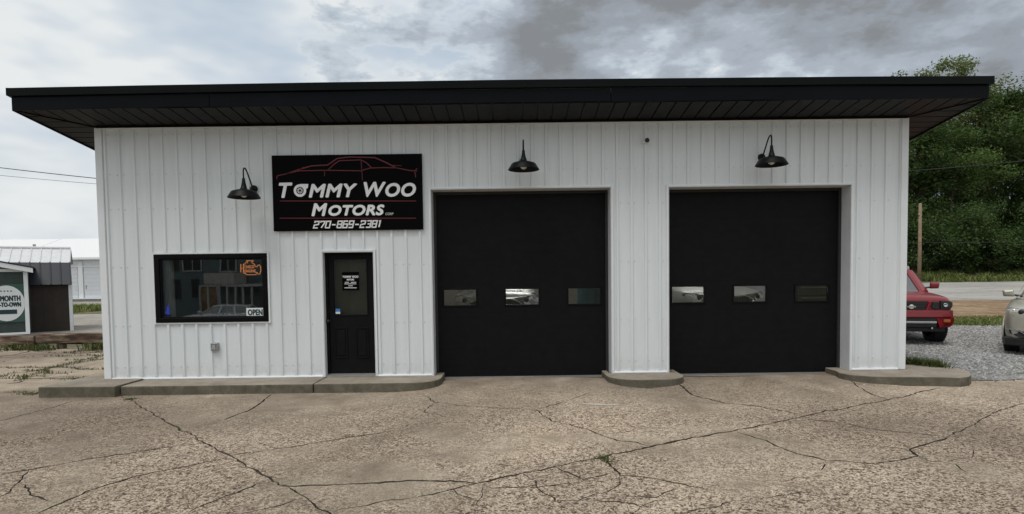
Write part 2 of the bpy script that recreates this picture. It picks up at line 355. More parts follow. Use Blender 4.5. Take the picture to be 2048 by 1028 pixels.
# ------------------------------------------------------------------ mesh helpers
class MB:
    def __init__(s): s.v = []; s.f = []
    def add(s, vs, fs):
        o = len(s.v); s.v += [tuple(v) for v in vs]; s.f += [tuple(i+o for i in f) for f in fs]; return s
    def box(s, x0, x1, y0, y1, z0, z1):
        return s.add([(x0,y0,z0),(x1,y0,z0),(x1,y1,z0),(x0,y1,z0),(x0,y0,z1),(x1,y0,z1),(x1,y1,z1),(x0,y1,z1)],
                     [(0,3,2,1),(4,5,6,7),(0,1,5,4),(1,2,6,5),(2,3,7,6),(3,0,4,7)])
    def prism(s, pts, axis, a, b):
        """closed polygon of 2-D points extruded along an axis from a to b"""
        n = len(pts)
        def P(p, t):
            return (t, p[0], p[1]) if axis == 'x' else (p[0], t, p[1]) if axis == 'y' else (p[0], p[1], t)
        vs = [P(p, a) for p in pts] + [P(p, b) for p in pts]
        fs = [tuple(range(n))[::-1], tuple(range(n, 2*n))] + [(i, (i+1) % n, n+(i+1) % n, n+i) for i in range(n)]
        return s.add(vs, fs)
    def tube(s, path, r, n=8, caps=True):
        path = [Vector(p) for p in path]; k = len(path); rs = r if isinstance(r, (list, tuple)) else [r]*k
        vs = []; up = Vector((0, 0, 1)); prev = None
        for i, p in enumerate(path):
            d = (path[min(i+1, k-1)]-path[max(i-1, 0)]).normalized()
            if prev is None:
                a = d.cross(up)
                if a.length < 1e-3: a = d.cross(Vector((1, 0, 0)))
            else: a = prev - d*prev.dot(d)
            a.normalize(); b = d.cross(a); prev = a
            for j in range(n):
                t = 2*math.pi*j/n; vs.append(p + (a*math.cos(t)+b*math.sin(t))*rs[i])
        fs = [(i*n+j, i*n+(j+1) % n, (i+1)*n+(j+1) % n, (i+1)*n+j) for i in range(k-1) for j in range(n)]
        if caps: fs += [tuple(range(n))[::-1], tuple(range((k-1)*n, k*n))]
        return s.add(vs, fs)
    def lathe(s, prof, c=(0, 0, 0), axis='z', n=24):
        vs = []; c = Vector(c)
        for r, h in prof:
            for j in range(n):
                t = 2*math.pi*j/n; u, w = r*math.cos(t), r*math.sin(t)
                vs.append(c + Vector((u, w, h) if axis == 'z' else (h, u, w) if axis == 'x' else (u, h, w)))
        k = len(prof)
        fs = [(i*n+j, i*n+(j+1) % n, (i+1)*n+(j+1) % n, (i+1)*n+j) for i in range(k-1) for j in range(n)]
        return s.add(vs, fs)
    def ribbon(s, pts, w, y, closed=False):
        """flat stroke in the XZ plane at depth y"""
        P = [Vector((p[0], p[1])) for p in pts]; n = len(P); L = []; R = []
        for i in range(n):
            if closed: a, b = P[i-1], P[(i+1) % n]
            else: a, b = P[max(i-1, 0)], P[min(i+1, n-1)]
            d1 = (P[i]-a); d2 = (b-P[i])
            if d1.length < 1e-9: d1 = d2
            if d2.length < 1e-9: d2 = d1
            d1 = d1.normalized(); d2 = d2.normalized(); t = (d1+d2)
            t = t.normalized() if t.length > 1e-6 else d1
            nn = Vector((-t.y, t.x)); k = min(1.8, 1/max(0.3, nn.dot(Vector((-d1.y, d1.x)))))
            L.append(P[i]+nn*w/2*k); R.append(P[i]-nn*w/2*k)
        vs = [(p.x, y, p.y) for p in L]+[(p.x, y, p.y) for p in R]
        rng = range(n) if closed else range(n-1)
        return s.add(vs, [(n+i, n+(i+1) % n, (i+1) % n, i) for i in rng])
    def mesh(s, name, smooth=False, fix=True):
        me = bpy.data.meshes.new(name); me.from_pydata(s.v, [], s.f)
        if fix:
            bm = bmesh.new(); bm.from_mesh(me); bmesh.ops.recalc_face_normals(bm, faces=bm.faces); bm.to_mesh(me); bm.free()
        if smooth: me.shade_smooth()
        me.update(); return me
    def build(s, name, mat, parent=None, bevel=0.0, smooth=False, seg=2, fix=True, sharp=None):
        return link(name, s.mesh(name, smooth, fix), mat, parent, bevel, seg, sharp)

def link(name, me, mat, parent=None, bevel=0.0, seg=2, sharp=None):
    o = bpy.data.objects.new(name, me); COL.objects.link(o)
    if mat is not None and not me.materials: me.materials.append(MATS[mat] if isinstance(mat, str) else mat)
    if parent is not None:
        o.parent = parent
        if parent.name in WORLD: o.matrix_parent_inverse = Matrix.Translation(-Vector(parent.location))
    if bevel:
        b = o.modifiers.new('bevel', 'BEVEL'); b.width = bevel; b.segments = seg; b.limit_method = 'ANGLE'; b.angle_limit = rad(40)
    if sharp: me.set_sharp_from_angle(angle=rad(sharp))
    return o
WORLD = set()                                  # things whose parts are modelled in world coordinates
def thing(name, label, cat, loc=(0, 0, 0), rz=0.0, group=None, world=False):
    o = bpy.data.objects.new(name, None); COL.objects.link(o); o.empty_display_size = 0.2
    if world: WORLD.add(o.name)
    o.location = loc; o.rotation_euler = (0, 0, rz); tag(o, label, cat, group); return o
def tag(o, label, cat, group=None):
    o['label'] = label; o['category'] = cat
    if group: o['group'] = group
    return o
def struct(o): o['kind'] = 'structure'; return o
def stuff(o): o['kind'] = 'stuff'; return o
def copy_tree(o, parent=None):
    c = o.copy(); COL.objects.link(c); c.parent = parent
    for ch in [x for x in o.children]: copy_tree(ch, c)
    return c
def text_mesh(s, x0, x1, z0, z1, y, shear=0.0, offset=0.0, space=1.0, depth=0.003):
    cu = bpy.data.curves.new('txt', 'FONT'); cu.body = s; cu.size = 1; cu.shear = shear; cu.offset = offset; cu.space_character = space
    cu.resolution_u = 4
    ob = bpy.data.objects.new('txt', cu); COL.objects.link(ob)
    bpy.context.view_layer.update()
    me = bpy.data.meshes.new_from_object(ob.evaluated_get(bpy.context.evaluated_depsgraph_get()))
    bpy.data.objects.remove(ob); bpy.data.curves.remove(cu)
    xs = [v.co.x for v in me.vertices]; ys = [v.co.y for v in me.vertices]
    ax, bx, ay, by = min(xs), max(xs), min(ys), max(ys)
    vs = [(x0+(v.co.x-ax)/(bx-ax)*(x1-x0), y, z0+(v.co.y-ay)/(by-ay)*(z1-z0)) for v in me.vertices]
    fs = [tuple(p.vertices) for p in me.polygons]
    bpy.data.meshes.remove(me); return vs, fs

# ================================================================== GROUND
def sm(a, b, x):
    t = min(1, max(0, (x-a)/(b-a))); return t*t*(3-2*t)
def terr(x, y):
    z = sm(0, 9, x)*0.021*max(0, y-4)                     # the land climbs gently behind the right corner
    z += sm(43, 62, y)*sm(0, 9, x)*2.6                    # grass bank at the foot of the wood
    if y < -11: z -= sm(-11, -24, y)*1.25                 # falls to the street behind the viewer
    return z
def sheet(name, xs, ys, dz, mat, edge=0.0, seed=0):
    """terrain-following sheet on a grid; the rim wanders by `edge` metres"""
    b = MB(); nx, ny = len(xs), len(ys)
    for j, y in enumerate(ys):
        for i, x in enumerate(xs):
            px, py = x, y
            if edge and (i in (0, nx-1) or j in (0, ny-1)):
                px += edge*noise.noise((x*0.6+seed, y*0.6, 1.3)); py += edge*noise.noise((x*0.6, y*0.6+seed, 7.3))
            b.v.append((px, py, terr(px, py)+dz))
    b.f = [(j*nx+i, j*nx+i+1, (j+1)*nx+i+1, (j+1)*nx+i) for j in range(ny-1) for i in range(nx-1)]
    return struct(b.build(name, mat, fix=False))
def lin(a, b, n): return [a+(b-a)*i/(n-1) for i in range(n)]
far = [-900, -400, -200, -110] + lin(-80, 80, 81) + [110, 200, 400, 900]
sheet('ground', far, far, -0.035, 'field_soil')

def gz(x, y):
    """surface of the concrete lot: a slight ramp up to the two bays"""
    z = 0.006*noise.noise((x*0.35, y*0.35, 0.0))
    for a, b in ((-1.38, 1.72), (2.55, 5.70)):
        k = sm(a-0.35, a+0.05, x)*(1-sm(b-0.05, b+0.35, x)); z += 0.06*k*sm(-1.3, -0.05, y)
    return z + (terr(x, y) if y < -11 else 0)

CR = [  # joints and cracks of the forecourt: (width in cm, photo sight points on the ground)
 (1.9, [(235,792),(251,796),(345,851),(460,912),(540,957),(615,998),(649,1023),(760,1090)]),
 (2.8, [(649,1023),(700,1017),(803,1000),(956,967),(1110,933),(1199,916),(1315,890),(1416,872),(1519,851),(1615,831),(1775,800),(1878,776)]),
 (1.9, [(-60,852),(0,842),(90,819),(154,801)]), (1.3, [(180,824),(205,820),(280,813)]),
 (2.6, [(-40,958),(0,950),(82,935),(171,919),(290,902),(413,885)]),
 (2.2, [(60,1032),(75,1027),(171,984),(308,945),(400,928),(462,916)]),
 (2.3, [(461,912),(581,895),(700,875),(790,862)]), (1.9, [(376,1027),(458,991),(513,969),(549,963)]),
 (1.9, [(480,1030),(608,998)]), (2.6, [(448,841),(506,817),(543,789)]), (1.5, [(506,830),(554,827)]),
 (1.2, [(62,936),(27,974),(-30,1020)]), (1.5, [(44,968),(60,990),(103,1005)]), (1.4, [(-20,978),(44,968)]),
 (1.3, [(355,858),(400,852)]), (1.6, [(275,842),(292,841)]),
 (2.4, [(700,969),(800,964),(902,962),(956,967)]), (1.8, [(560,975),(700,969)]),
 (1.9, [(844,791),(871,805),(936,813),(1055,819),(1072,820),(1103,843),(1138,849),(1199,869),(1247,883),(1308,892)]),
 (2.3, [(1072,820),(1110,810),(1130,803)]), (1.1, [(1130,803),(1189,784)]), (1.1, [(1202,868),(1264,863),(1400,868)]),
 (2.2, [(1199,916),(1219,928),(1240,952),(1298,956),(1349,966),(1413,979)]),
 (1.3, [(1045,947),(1072,962),(1074,976),(1086,986),(1110,1003),(1158,1001),(1178,993),(1223,979),(1240,962),(1240,952)]),
 (2.0, [(1110,933),(1137,945),(1165,959),(1185,955),(1230,945)]), (1.7, [(966,970),(984,977),(1072,976),(1161,964)]),
 (0.9, [(960,966),(966,976),(963,996),(950,1015)]), (1.5, [(905,979),(945,1000),(963,996)]),
 (1.8, [(1240,993),(1312,995),(1360,974)]), (1.7, [(1158,1001),(1233,1003),(1281,1013),(1315,1000)]), (1.6, [(1281,1013),(1270,1035)]),
 (3.0, [(1352,772),(1386,791),(1451,807),(1519,813),(1615,831)]), (2.0, [(1695,763),(1731,783),(1774,800)]),
 (2.3, [(1594,836),(1669,844),(1741,858),(1861,870),(1895,874)]),
 (2.4, [(1895,874),(1820,899),(1837,913),(1809,919),(1741,928),(1652,923),(1594,909),(1533,882),(1474,865)]),
 (1.6, [(1741,928),(1803,948)]), (1.5, [(1652,924),(1642,942)]), (1.8, [(1837,913),(1861,924),(1912,930),(1932,945)]),
 (0.9, [(1895,928),(1943,916),(1953,897)]), (1.5, [(1895,874),(1963,839),(1997,822),(2080,800)]),
 (1.8, [(1360,1028),(1399,1017),(1430,1015),(1470,1000)]), (1.3, [(1700,890),(1820,899)]), (1.5, [(1520,1000),(1600,985),(1660,990)]),
 (1.3, [(870,806),(850,824),(900,835)]), (1.4, [(1560,965),(1640,952)]),
]
def fractal(pts, amp, step):
    out = []
    for (a, b) in zip(pts[:-1], pts[1:]):
        L = (b-a).length; n = max(1, int(L/step)); d = (b-a); q = Vector((-d.y, d.x)).normalized() if L > 0 else d
        for i in range(n):
            p = a+d*(i/n)
            k = min(1.0, 2.5*math.sin(math.pi*i/n))
            out.append(p + q*amp*k*(noise.noise((p.x*3.1, p.y*3.1, 2.2))*1.6+noise.noise((p.x*11, p.y*11, 5.2))*1.1+random.uniform(-.28, .28)))
    out.append(pts[-1]); return out
def strip_quads(pts, w, taper=True):
    qs = []; n = len(pts); L = []; R = []
    for i, p in enumerate(pts):
        d = (pts[min(i+1, n-1)]-pts[max(i-1, 0)]).normalized(); q = Vector((-d.y, d.x))
        k = w*(0.35+1.1*abs(noise.noise((p.x*5+3, p.y*5, 9.1)))+0.5*random.random())*0.5
        if taper: k *= min(1, 0.25+0.75*min(i, n-1-i)/3)
        L.append(p+q*k); R.append(p-q*k)
    return [(R[i], R[i+1], L[i+1], L[i]) for i in range(n-1)]
def cut_slabs(name, outline, cracks, mat, root, zf, grid=0.45, depth=0.028):
    """cut the outline along crack strips; every piece of concrete left between them becomes a slab of its own"""
    vs = []; es = []; fs = []
    n = len(outline); vs += [Vector(p) for p in outline]; es += [(i, (i+1) % n) for i in range(n)]
    for quads in cracks:
        for q in quads:
            o = len(vs); vs += [Vector(p) for p in q]; fs.append((o, o+1, o+2, o+3))
    x0, x1 = min(p[0] for p in outline), max(p[0] for p in outline); y0, y1 = min(p[1] for p in outline), max(p[1] for p in outline)
    x = x0+grid*0.5
    while x < x1:
        y = y0+grid*0.5
        while y < y1:
            vs.append(Vector((x+random.uniform(-.2, .2)*grid, y+random.uniform(-.2, .2)*grid))); y += grid
        x += grid
    V2, E2, F2, ov, oe, of = delaunay_2d_cdt(vs, es, fs, 0, 1e-5, True)
    def inside(p):
        c = False; j = n-1
        for i in range(n):
            a, b = outline[i], outline[j]
            if (a[1] > p.y) != (b[1] > p.y) and p.x < (b[0]-a[0])*(p.y-a[1])/(b[1]-a[1])+a[0]: c = not c
            j = i
        return c
    keep = [i for i, f in enumerate(F2) if not of[i] and inside(sum((V2[k] for k in f), Vector((0, 0)))/len(f))]
    em = {}
    for i in keep:
        f = F2[i]
        for a, b in zip(f, f[1:]+f[:1]): em.setdefault((min(a, b), max(a, b)), []).append(i)
    par = {i: i for i in keep}
    def find(a):
        while par[a] != a: par[a] = par[par[a]]; a = par[a]
        return a
    for l in em.values():
        if len(l) == 2: par[find(l[0])] = find(l[1])
    comp = {}
    for i in keep: comp.setdefault(find(i), []).append(i)
    for k, tris in comp.items():
        b = MB(); idx = {}; dz = random.uniform(-0.003, 0.005)
        def vid(a, low):
            if (a, low) not in idx:
                p = V2[a]; idx[(a, low)] = len(b.v); b.v.append((p.x, p.y, zf(p.x, p.y)+dz-(depth if low else 0)))
            return idx[(a, low)]
        for i in tris:
            f = list(F2[i]); p = [V2[a] for a in f]
            if (p[1]-p[0]).cross(p[2]-p[0]) < 0: f = f[::-1]
            b.f.append(tuple(vid(a, 0) for a in f))
            for a, c in zip(f, f[1:]+f[:1]):
                if len(em[(min(a, c), max(a, c))]) == 1: b.f.append((vid(c, 0), vid(a, 0), vid(a, 1), vid(c, 1)))
        o = b.build(name, mat, root, fix=False); o.data.materials.append(MATS['soil'])
        for pl in o.data.polygons:
            if abs(pl.normal.z) < 0.5: pl.material_index = 1

lot = struct(bpy.data.objects.new('concrete_lot', None)); COL.objects.link(lot)
outl = [(-26, -11.5), (26, -11.5), (26, 0.6), (6.45, 0.6), (6.45, 0.34), (-6.6, 0.34), (-6.6, 0.6), (-26, 0.6)]
crs = []
for w, pts in CR:
    P = [Vector(G(*p).xy) for p in pts]
    crs.append(strip_quads(fractal(P, 0.026, 0.06), w*0.0125))
for w, pts in ((0.03, [(-26, -4.6), (-10, -7.0)]), (0.03, [(7.0, -6.5), (26, -10.6)]), (0.03, [(-1.2, -11.5), (-2.2, -6.9)]), (0.025, [(9, -11.5), (8.2, -7)])):
    crs.append(strip_quads(fractal([Vector(p) for p in pts], 0.03, 0.15), w))
cut_slabs('concrete_slab', outl, crs, 'old_concrete', lot, gz)
# soil that fills the joints, under the slabs
b = MB(); xs = lin(-26, 26, 261); ys = lin(-11.5, 0.6, 61)
b.v = [(x, y, gz(x, y)-0.019) for y in ys for x in xs]
b.f = [(j*261+i, j*261+i+1, (j+1)*261+i+1, (j+1)*261+i) for j in range(60) for i in range(260)]
b.build('joint_soil', 'soil', lot, fix=False)

g0 = G(1200, 810); mb = MB(); n = 16
mb.add([(g0.x+0.26*math.cos(2*math.pi*i/n)*(1+0.3*noise.noise((i*0.9, 1, 1))), g0.y+0.05*math.sin(2*math.pi*i/n)*(1+0.5*noise.noise((i*0.8, 5, 1)))-0.06*math.cos(2*math.pi*i/n), gz(g0.x, g0.y)+0.009) for i in range(n)], [tuple(range(n))]).build('cement_patch', 'cement_pale', lot, fix=False)
# older, more broken concrete beside the building on the left
lot2 = struct(bpy.data.objects.new('side_concrete', None)); COL.objects.link(lot2)
L2 = [(-26, 0.62), (-6.65, 0.62), (-6.65, 6.6), (-26, 6.6)]
cr2 = []
rs = random.Random(4)
for y in (1.2, 2.3, 3.5, 4.6, 5.6):
    pts = [Vector((-27+i*1.75, y+rs.uniform(-.42, .42))) for i in range(13)]
    cr2.append(strip_quads(fractal(pts, 0.10, 0.12), rs.uniform(0.02, 0.07), False))
for x in (-25, -22.5, -20.3, -18.4, -16.6, -15.0, -13.3, -12.0, -10.9, -9.9, -8.9, -7.8, -7.2):
    a_ = rs.uniform(-2.6, 2.6)
    pts = [Vector((x, 0.5)), Vector((x+a_*0.5+rs.uniform(-.4, .4), 3.0+rs.uniform(-.5, .5))), Vector((x+a_+rs.uniform(-.5, .5), 6.7))]
    cr2.append(strip_quads(fractal(pts, 0.10, 0.14), rs.uniform(0.02, 0.06), False))
for _ in range(14):
    p0 = Vector((rs.uniform(-16, -7.5), rs.uniform(1, 6))); a_ = rs.uniform(0, 3.14); p1 = p0+Vector((math.cos(a_), math.sin(a_)*0.7))*rs.uniform(0.7, 2.0)
    cr2.append(strip_quads(fractal([p0, p1], 0.10, 0.12), rs.uniform(0.015, 0.035)))
cut_slabs('concrete_slab', L2, cr2, 'old_concrete', lot2, lambda x, y: 0.012*noise.noise((x*0.5, y*0.5, 3.0)))
MB().box(-26, -6.65, 0.62, 6.6, -0.03, -0.02).build('joint_soil', 'soil', lot2)

# gravel yard, dirt, road on the right; pale gravel on the left
sheet('gravel_yard', lin(6.7, 30, 48), lin(-0.15, 8.4, 26), 0.014, 'gravel_bed', 0.45, 3)
sheet('tan_dirt', lin(6.9, 40, 34), lin(10.6, 20.5, 14), 0.012, 'tan_dirt', 1.0, 9)
sheet('road', lin(4, 90, 60), lin(20.0, 43.0, 12), 0.02, 'pale_road', 0.8, 5)
sheet('gravel_track', lin(-60, -6.7, 54), lin(7.8, 24.0, 17), 0.004, 'pale_gravel', 0.6, 6)
sheet('storage_apron', lin(-80, -8, 50), lin(33.0, 47.0, 8), 0.004, 'pale_gravel', 0.5, 8)

# ------------------------------------------------------------------ kerbs (raised concrete islands along the front)
KZ = V(1000, 749).z
print('sidewalk z', KZ, V(212,760).z, V(1806,738).z)
KZ = 0.15
def kerb_block(name, poly, z0, z1, label, parent=None):
    b = MB(); n = len(poly)
    b.prism([(p[0], p[1]) for p in poly], 'z', z0, z1)
    o = b.build(name, 'kerb_concrete', parent, 0.018, seg=2)
    return o
def arc(cx, cy, r, a0, a1, n=8):
    return [(cx+r*math.cos(rad(a0+(a1-a0)*i/n)), cy+r*math.sin(rad(a0+(a1-a0)*i/n))) for i in range(n+1)]
def fine(poly, step=0.16, amp=0.007):
    """subdivide and roughen the outline so the arris is not ruler straight"""
    out = []; n = len(poly)
    for i in range(n):
        a, b_ = Vector(poly[i]), Vector(poly[(i+1) % n]); k = max(1, int((b_-a).length/step))
        for j in range(k):
            p = a.lerp(b_, j/k); out.append((p.x+amp*noise.noise((p.x*4, p.y*4, 1)), p.y+amp*noise.noise((p.x*4, p.y*4, 8))))
    return out
FY = G(600, 768, KZ).y
xa = G(72, 775, 0.17).x; xb = G(233, 772, 0.17).x; xc = G(622, 770, KZ).x; xd = G(883, 755, KZ).x
print('kerb', FY, xa, xb, xc, xd, G(232,797,0).y, G(75,797,0).y, G(600,788,0).y)
wk = struct(bpy.data.objects.new('sidewalk', None)); COL.objects.link(wk); wk.location = (0, 0, 0)
y_l = FY-0.05
kerb_block('kerb_slab', fine([(xa, y_l-0.03), (xb-0.008, y_l-0.06), (xb-0.008, 0.55), (xa+0.1, 0.55)]), -0.05, 0.172, '', wk)
kerb_block('kerb_slab', fine([(xb+0.008, FY), (xc-0.006, FY), (xc-0.006, 0.02), (xb+0.008, 0.02)]), -0.05, KZ, '', wk)
kerb_block('kerb_slab', fine([(xc+0.006, FY)] + arc(xd-0.42, FY+0.42, 0.42, -90, 0) + [(xd, 0.33), (xd-0.28, 0.33), (xd-0.28, 0.02), (xc+0.006, 0.02)]), -0.05, KZ, '', wk)
i0, i1 = G(1210, 748, KZ).x, G(1358, 745, KZ).x
isl = kerb_block('kerb_island', fine([(i0, 0.33), (i0, FY+0.45)] + arc(i0+0.42, FY+0.42, 0.42, 180, 270)[1:] + arc(i1-0.42, FY+0.42, 0.42, 270, 360) + [(i1, 0.33), (i1-0.22, 0.33), (i1-0.22, 0.02), (i0+0.1, 0.02), (i0+0.1, 0.33)]), -0.05, KZ, '')
struct(isl)
kr = [tuple(G(px, py, KZ).xy) for px, py in ((1672, 741), (1679, 745), (1690, 747.5), (1704, 749.5), (1745, 752.5), (1803, 753.5), (1859, 753.5), (1923, 755), (1938, 753), (1943, 749), (1940, 743), (1899, 733), (1839, 726))]
r0 = kr[0][0]; r1 = max(q[0] for q in kr)
kr = [(r0, 0.33)] + kr + [(6.66, 1.2), (6.66, 0.02), (5.72, 0.02), (5.72, 0.33)]
isr = kerb_block('kerb_island', fine(kr, 0.14, 0.016), -0.05, KZ, '')
struct(isr)

# ================================================================== THE GARAGE BUILDING
XL, XR, ZT = -6.784, 6.581, 4.317
SLOPE, OV, ZF = 0.125, 0.76, 4.405            # shed roof falls to the back
DEEP = 9.0
def soff(y): return ZT + 0.0 - SLOPE*y if y > 0 else ZT + (ZF-ZT)*(-y/OV)
bld = thing('garage_building', 'white ribbed steel two-bay garage with wide black flat roof', 'building', ((XL+XR)/2, 0, 0), world=True)
def wx(px, py): return V(px, py).x
def wz(px, py): return V(px, py).z
WIN = (wx(312, 575), wx(537, 575), wz(425, 644), wz(425, 508))
DOR = (wx(647, 600), wx(750, 600), KZ, wz(698, 503))
GA = (wx(864, 560), wx(1223, 560), 0.0, wz(1044, 376))
GB = (wx(1336, 560), wx(1700, 560), 0.0, wz(1518, 371))
GBOT = 0.07
print('WIN', WIN, 'DOR', DOR, 'GA', GA, 'GB', GB, 'floor', V(1044, 752, 0.3).z)
OPN = [WIN, DOR, GA, GB]
wall = bpy.data.objects.new('front_wall', None)
# masonry core behind the sheeting, with the openings left out
core = MB(); xs_ = sorted({XL+0.02, XR-0.02} | {o[0] for o in OPN} | {o[1] for o in OPN})
for a, c in zip(xs_[:-1], xs_[1:]):
    mid = (a+c)/2; hole = [o for o in OPN if o[0] < mid < o[1]]
    if not hole: core.box(a, c, 0.006, 0.26, KZ, ZT+0.02)
    else:
        o = hole[0]; core.box(a, c, 0.006, 0.26, o[3], ZT+0.02)
        if o[2] > KZ+0.01: core.box(a, c, 0.006, 0.26, KZ, o[2])
front = core.build('front_wall', 'block_wall', bld)
# ribbed sheeting: one strip per rib, cut round the openings
PITCH_R = 0.2342
rib0 = wx(239, 300)
def prof(xc):
    return [(xc-PITCH_R/2, 0.0), (xc-0.026, 0.0), (xc-0.0165, -0.027), (xc+0.0165, -0.027), (xc+0.026, 0.0), (xc+PITCH_R/2, 0.0)]
def clip_prof(P, a, b):
    out = []
    for (x0, y0), (x1, y1) in zip(P[:-1], P[1:]):
        for t in ((x0, y0), (x1, y1)):
            pass
    def yat(x):
        for (x0, y0), (x1, y1) in zip(P[:-1], P[1:]):
            if x0-1e-9 <= x <= x1+1e-9: return y0+(y1-y0)*((x-x0)/(x1-x0))
        return 0.0
    out = [(a, yat(a))]+[p for p in P if a+1e-4 < p[0] < b-1e-4]+[(b, yat(b))]
    return out
CT = 0.115                                    # corner trim width
OX = [(o[0]-0.03, o[1]+0.03, o[2]-0.03 if o is WIN else -9, o[3]+0.03) for o in OPN]
base_z = KZ+0.035; top_z = ZT-0.03
def panels_for(xc):
    a0, b0 = max(xc-PITCH_R/2, XL+CT), min(xc+PITCH_R/2, XR-CT)
    if b0-a0 < 0.01: return
    cuts = sorted({a0, b0} | {x for o in OX for x in o[:2] if a0+0.004 < x < b0-0.004})
    cells = []
    for a, b_ in zip(cuts[:-1], cuts[1:]):
        mid = (a+b_)/2; iv = [(base_z, top_z)]
        for o in OX:
            if o[0] < mid < o[1]:
                nv = []
                for (p, q) in iv:
                    if o[2] > p: nv.append((p, min(q, o[2])))
                    if o[3] < q: nv.append((max(p, o[3]), q))
                iv = nv
        cells.append([a, b_, iv])
    P = prof(xc)
    for a, b_, iv in cells:
        for (p, q) in iv:
            if q-p < 0.02: continue
            pr = clip_prof(P, a, b_); mb = MB(); n = len(pr)
            mb.v = [(x, y, p) for x, y in pr]+[(x, y, q) for x, y in pr]+[(x, 0.004, p) for x, y in pr]+[(x, 0.004, q) for x, y in pr]
            mb.f = [(i, i+1, n+i+1, n+i) for i in range(n-1)] + [(2*n+i, 2*n+i+1, i+1, i) for i in range(n-1)] + [(n+i, n+i+1, 3*n+i+1, 3*n+i) for i in range(n-1)]
            mb.build('siding_panel', 'white_steel', front, fix=False)
k = -3
while rib0+k*PITCH_R < XR+0.2:
    panels_for(rib0+k*PITCH_R); k += 1
# fixing screws in rows
sc = MB()
for zz in (0.36, 1.05, 2.02, 2.98, 3.55, 4.2):
    for i in range(-2, 58):
        for dx in (0.055, -0.055):
            x = rib0+i*PITCH_R+dx
            if x < XL+CT+0.02 or x > XR-CT-0.02 or any(o[0] < x < o[1] and o[2] < zz < o[3] for o in OX): continue
            if dx > 0 or i % 4 == 0: sc.lathe([(0.011, 0.0), (0.0095, -0.007), (0.0, -0.009)], (x, -0.0005, zz+random.uniform(-.006, .006)), 'y', 6)
stuff(sc.build('screw_heads', 'reveal_steel', front))
# trims
def wbox(name, mat, par, x0, x1, y0, y1, z0, z1, bev=0.004): return MB().box(x0, x1, y0, y1, z0, z1).build(name, mat, par, bev)
for xa_, xb_ in ((XL-0.012, XL+CT-0.001), (XR-CT+0.001, XR+0.012)):
    b = MB(); s_ = 1 if xa_ < 0 else -1
    b.box(xa_, xb_, -0.031, 0.0035, KZ+0.006, ZT-0.004)
    ex = xb_-0.028 if s_ > 0 else xa_+0.006
    b.box(ex, ex+0.022, -0.043, -0.033, KZ+0.012, ZT-0.01)
    sx0, sx1 = (xa_-0.0, xa_+0.008) if s_ > 0 else (xb_-0.008, xb_)
    b.box(sx0, sx1, 0.0045, 0.13, KZ+0.006, ZT-0.03)
    b.build('corner_trim', 'white_trim', bld, 0.004)
def base_trim(a, c): 
    b = MB(); b.prism([(-0.038, KZ+0.004), (-0.038, KZ+0.018), (-0.029, KZ+0.034), (0.003, KZ+0.034), (0.003, KZ+0.004)], 'x', a, c); b.build('base_trim', 'white_trim', front)
base_trim(XL+CT, DOR[0]-0.031); base_trim(DOR[1]+0.031, GA[0]-0.031); base_trim(GA[1]+0.031, GB[0]-0.031); base_trim(GB[1]+0.031, XR-CT)
MB().box(XL+CT, XR-CT, -0.034, 0.003, top_z+0.001, ZT-0.006).build('top_trim', 'white_trim', front, 0.003)
def casing(par, o, inner_y, bottom, mat='white_trim', rmat='reveal_steel', w=0.03):
    """J-trim round an opening plus the sheet-metal return back to the frame"""
    x0, x1, z0, z1 = o
    wbox('casing', mat, par, x0-w, x0-0.002, -0.033, 0.004, bottom+0.003, z1+w)
    wbox('casing', mat, par, x1+0.002, x1+w, -0.033, 0.004, bottom+0.003, z1+w)
    wbox('casing', mat, par, x0-0.001, x1+0.001, -0.032, 0.004, z1+0.002, z1+w-0.001)
    wbox('return', rmat, par, x0-0.0015, x0+0.012, -0.031, inner_y, bottom+0.004, z1-0.001, 0.002)
    wbox('return', rmat, par, x1-0.012, x1+0.0015, -0.031, inner_y, bottom+0.004, z1-0.001, 0.002)
    wbox('return', rmat, par, x0+0.013, x1-0.013, -0.030, inner_y, z1-0.013, z1+0.0015, 0.002)

# side and back walls, inner walls, floor
sw = MB(); zb = soff(DEEP)
def side_wall(name, xa_, xb_, mat):
    pts = [(0.262, 0.0), (DEEP, 0.0), (DEEP, zb), (0.262, soff(0.262))]
    return MB().prism(pts, 'x', xa_, xb_).build(name, mat, bld)
lw = side_wall('side_wall', XL+0.02, XL+0.2, 'white_steel'); rw = side_wall('side_wall', XR-0.2, XR-0.02, 'white_steel')
for par, xo, sg in ((lw, XL+0.02, -1), (rw, XR-0.02, 1)):
    for i in range(int((DEEP-0.3)/PITCH_R)):
        y = 0.4+i*PITCH_R
        MB().prism([(xo, y-0.034), (xo+sg*0.019, y-0.019), (xo+sg*0.019, y+0.019), (xo, y+0.034)], 'z', 0.2, soff(y)-0.03).build('siding_rib', 'white_steel', par)
bw = MB()
for a, c in ((XL+0.2, -0.9), (1.7, 2.6), (5.6, XR-0.2)): bw.box(a, c, DEEP-0.2, DEEP, 0, zb)
for a, c in ((-0.9, 1.7), (2.6, 5.6)): bw.box(a, c, DEEP-0.2, DEEP, 2.75, zb)
bw.build('rear_wall', 'inner_wall', bld)
MB().box(XL+0.21, XR-0.21, 0.265, DEEP-0.21, 0.0, GBOT).build('shop_floor', 'shop_floor', bld)
PX = GA[0]-0.3
MB().box(PX-0.12, PX, 0.27, DEEP-0.21, GBOT, 3.1).build('partition_wall', 'inner_wall', bld)
MB().box(XL+0.21, PX-0.125, 3.9, 4.0, GBOT, 3.0).build('office_wall', 'beige_wall', bld)
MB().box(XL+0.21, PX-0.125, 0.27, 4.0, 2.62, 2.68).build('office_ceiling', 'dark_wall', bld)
MB().box(XL+0.205, XL+0.215, 0.27, 3.9, GBOT, 2.6).build('office_lining', 'dark_wall', bld)

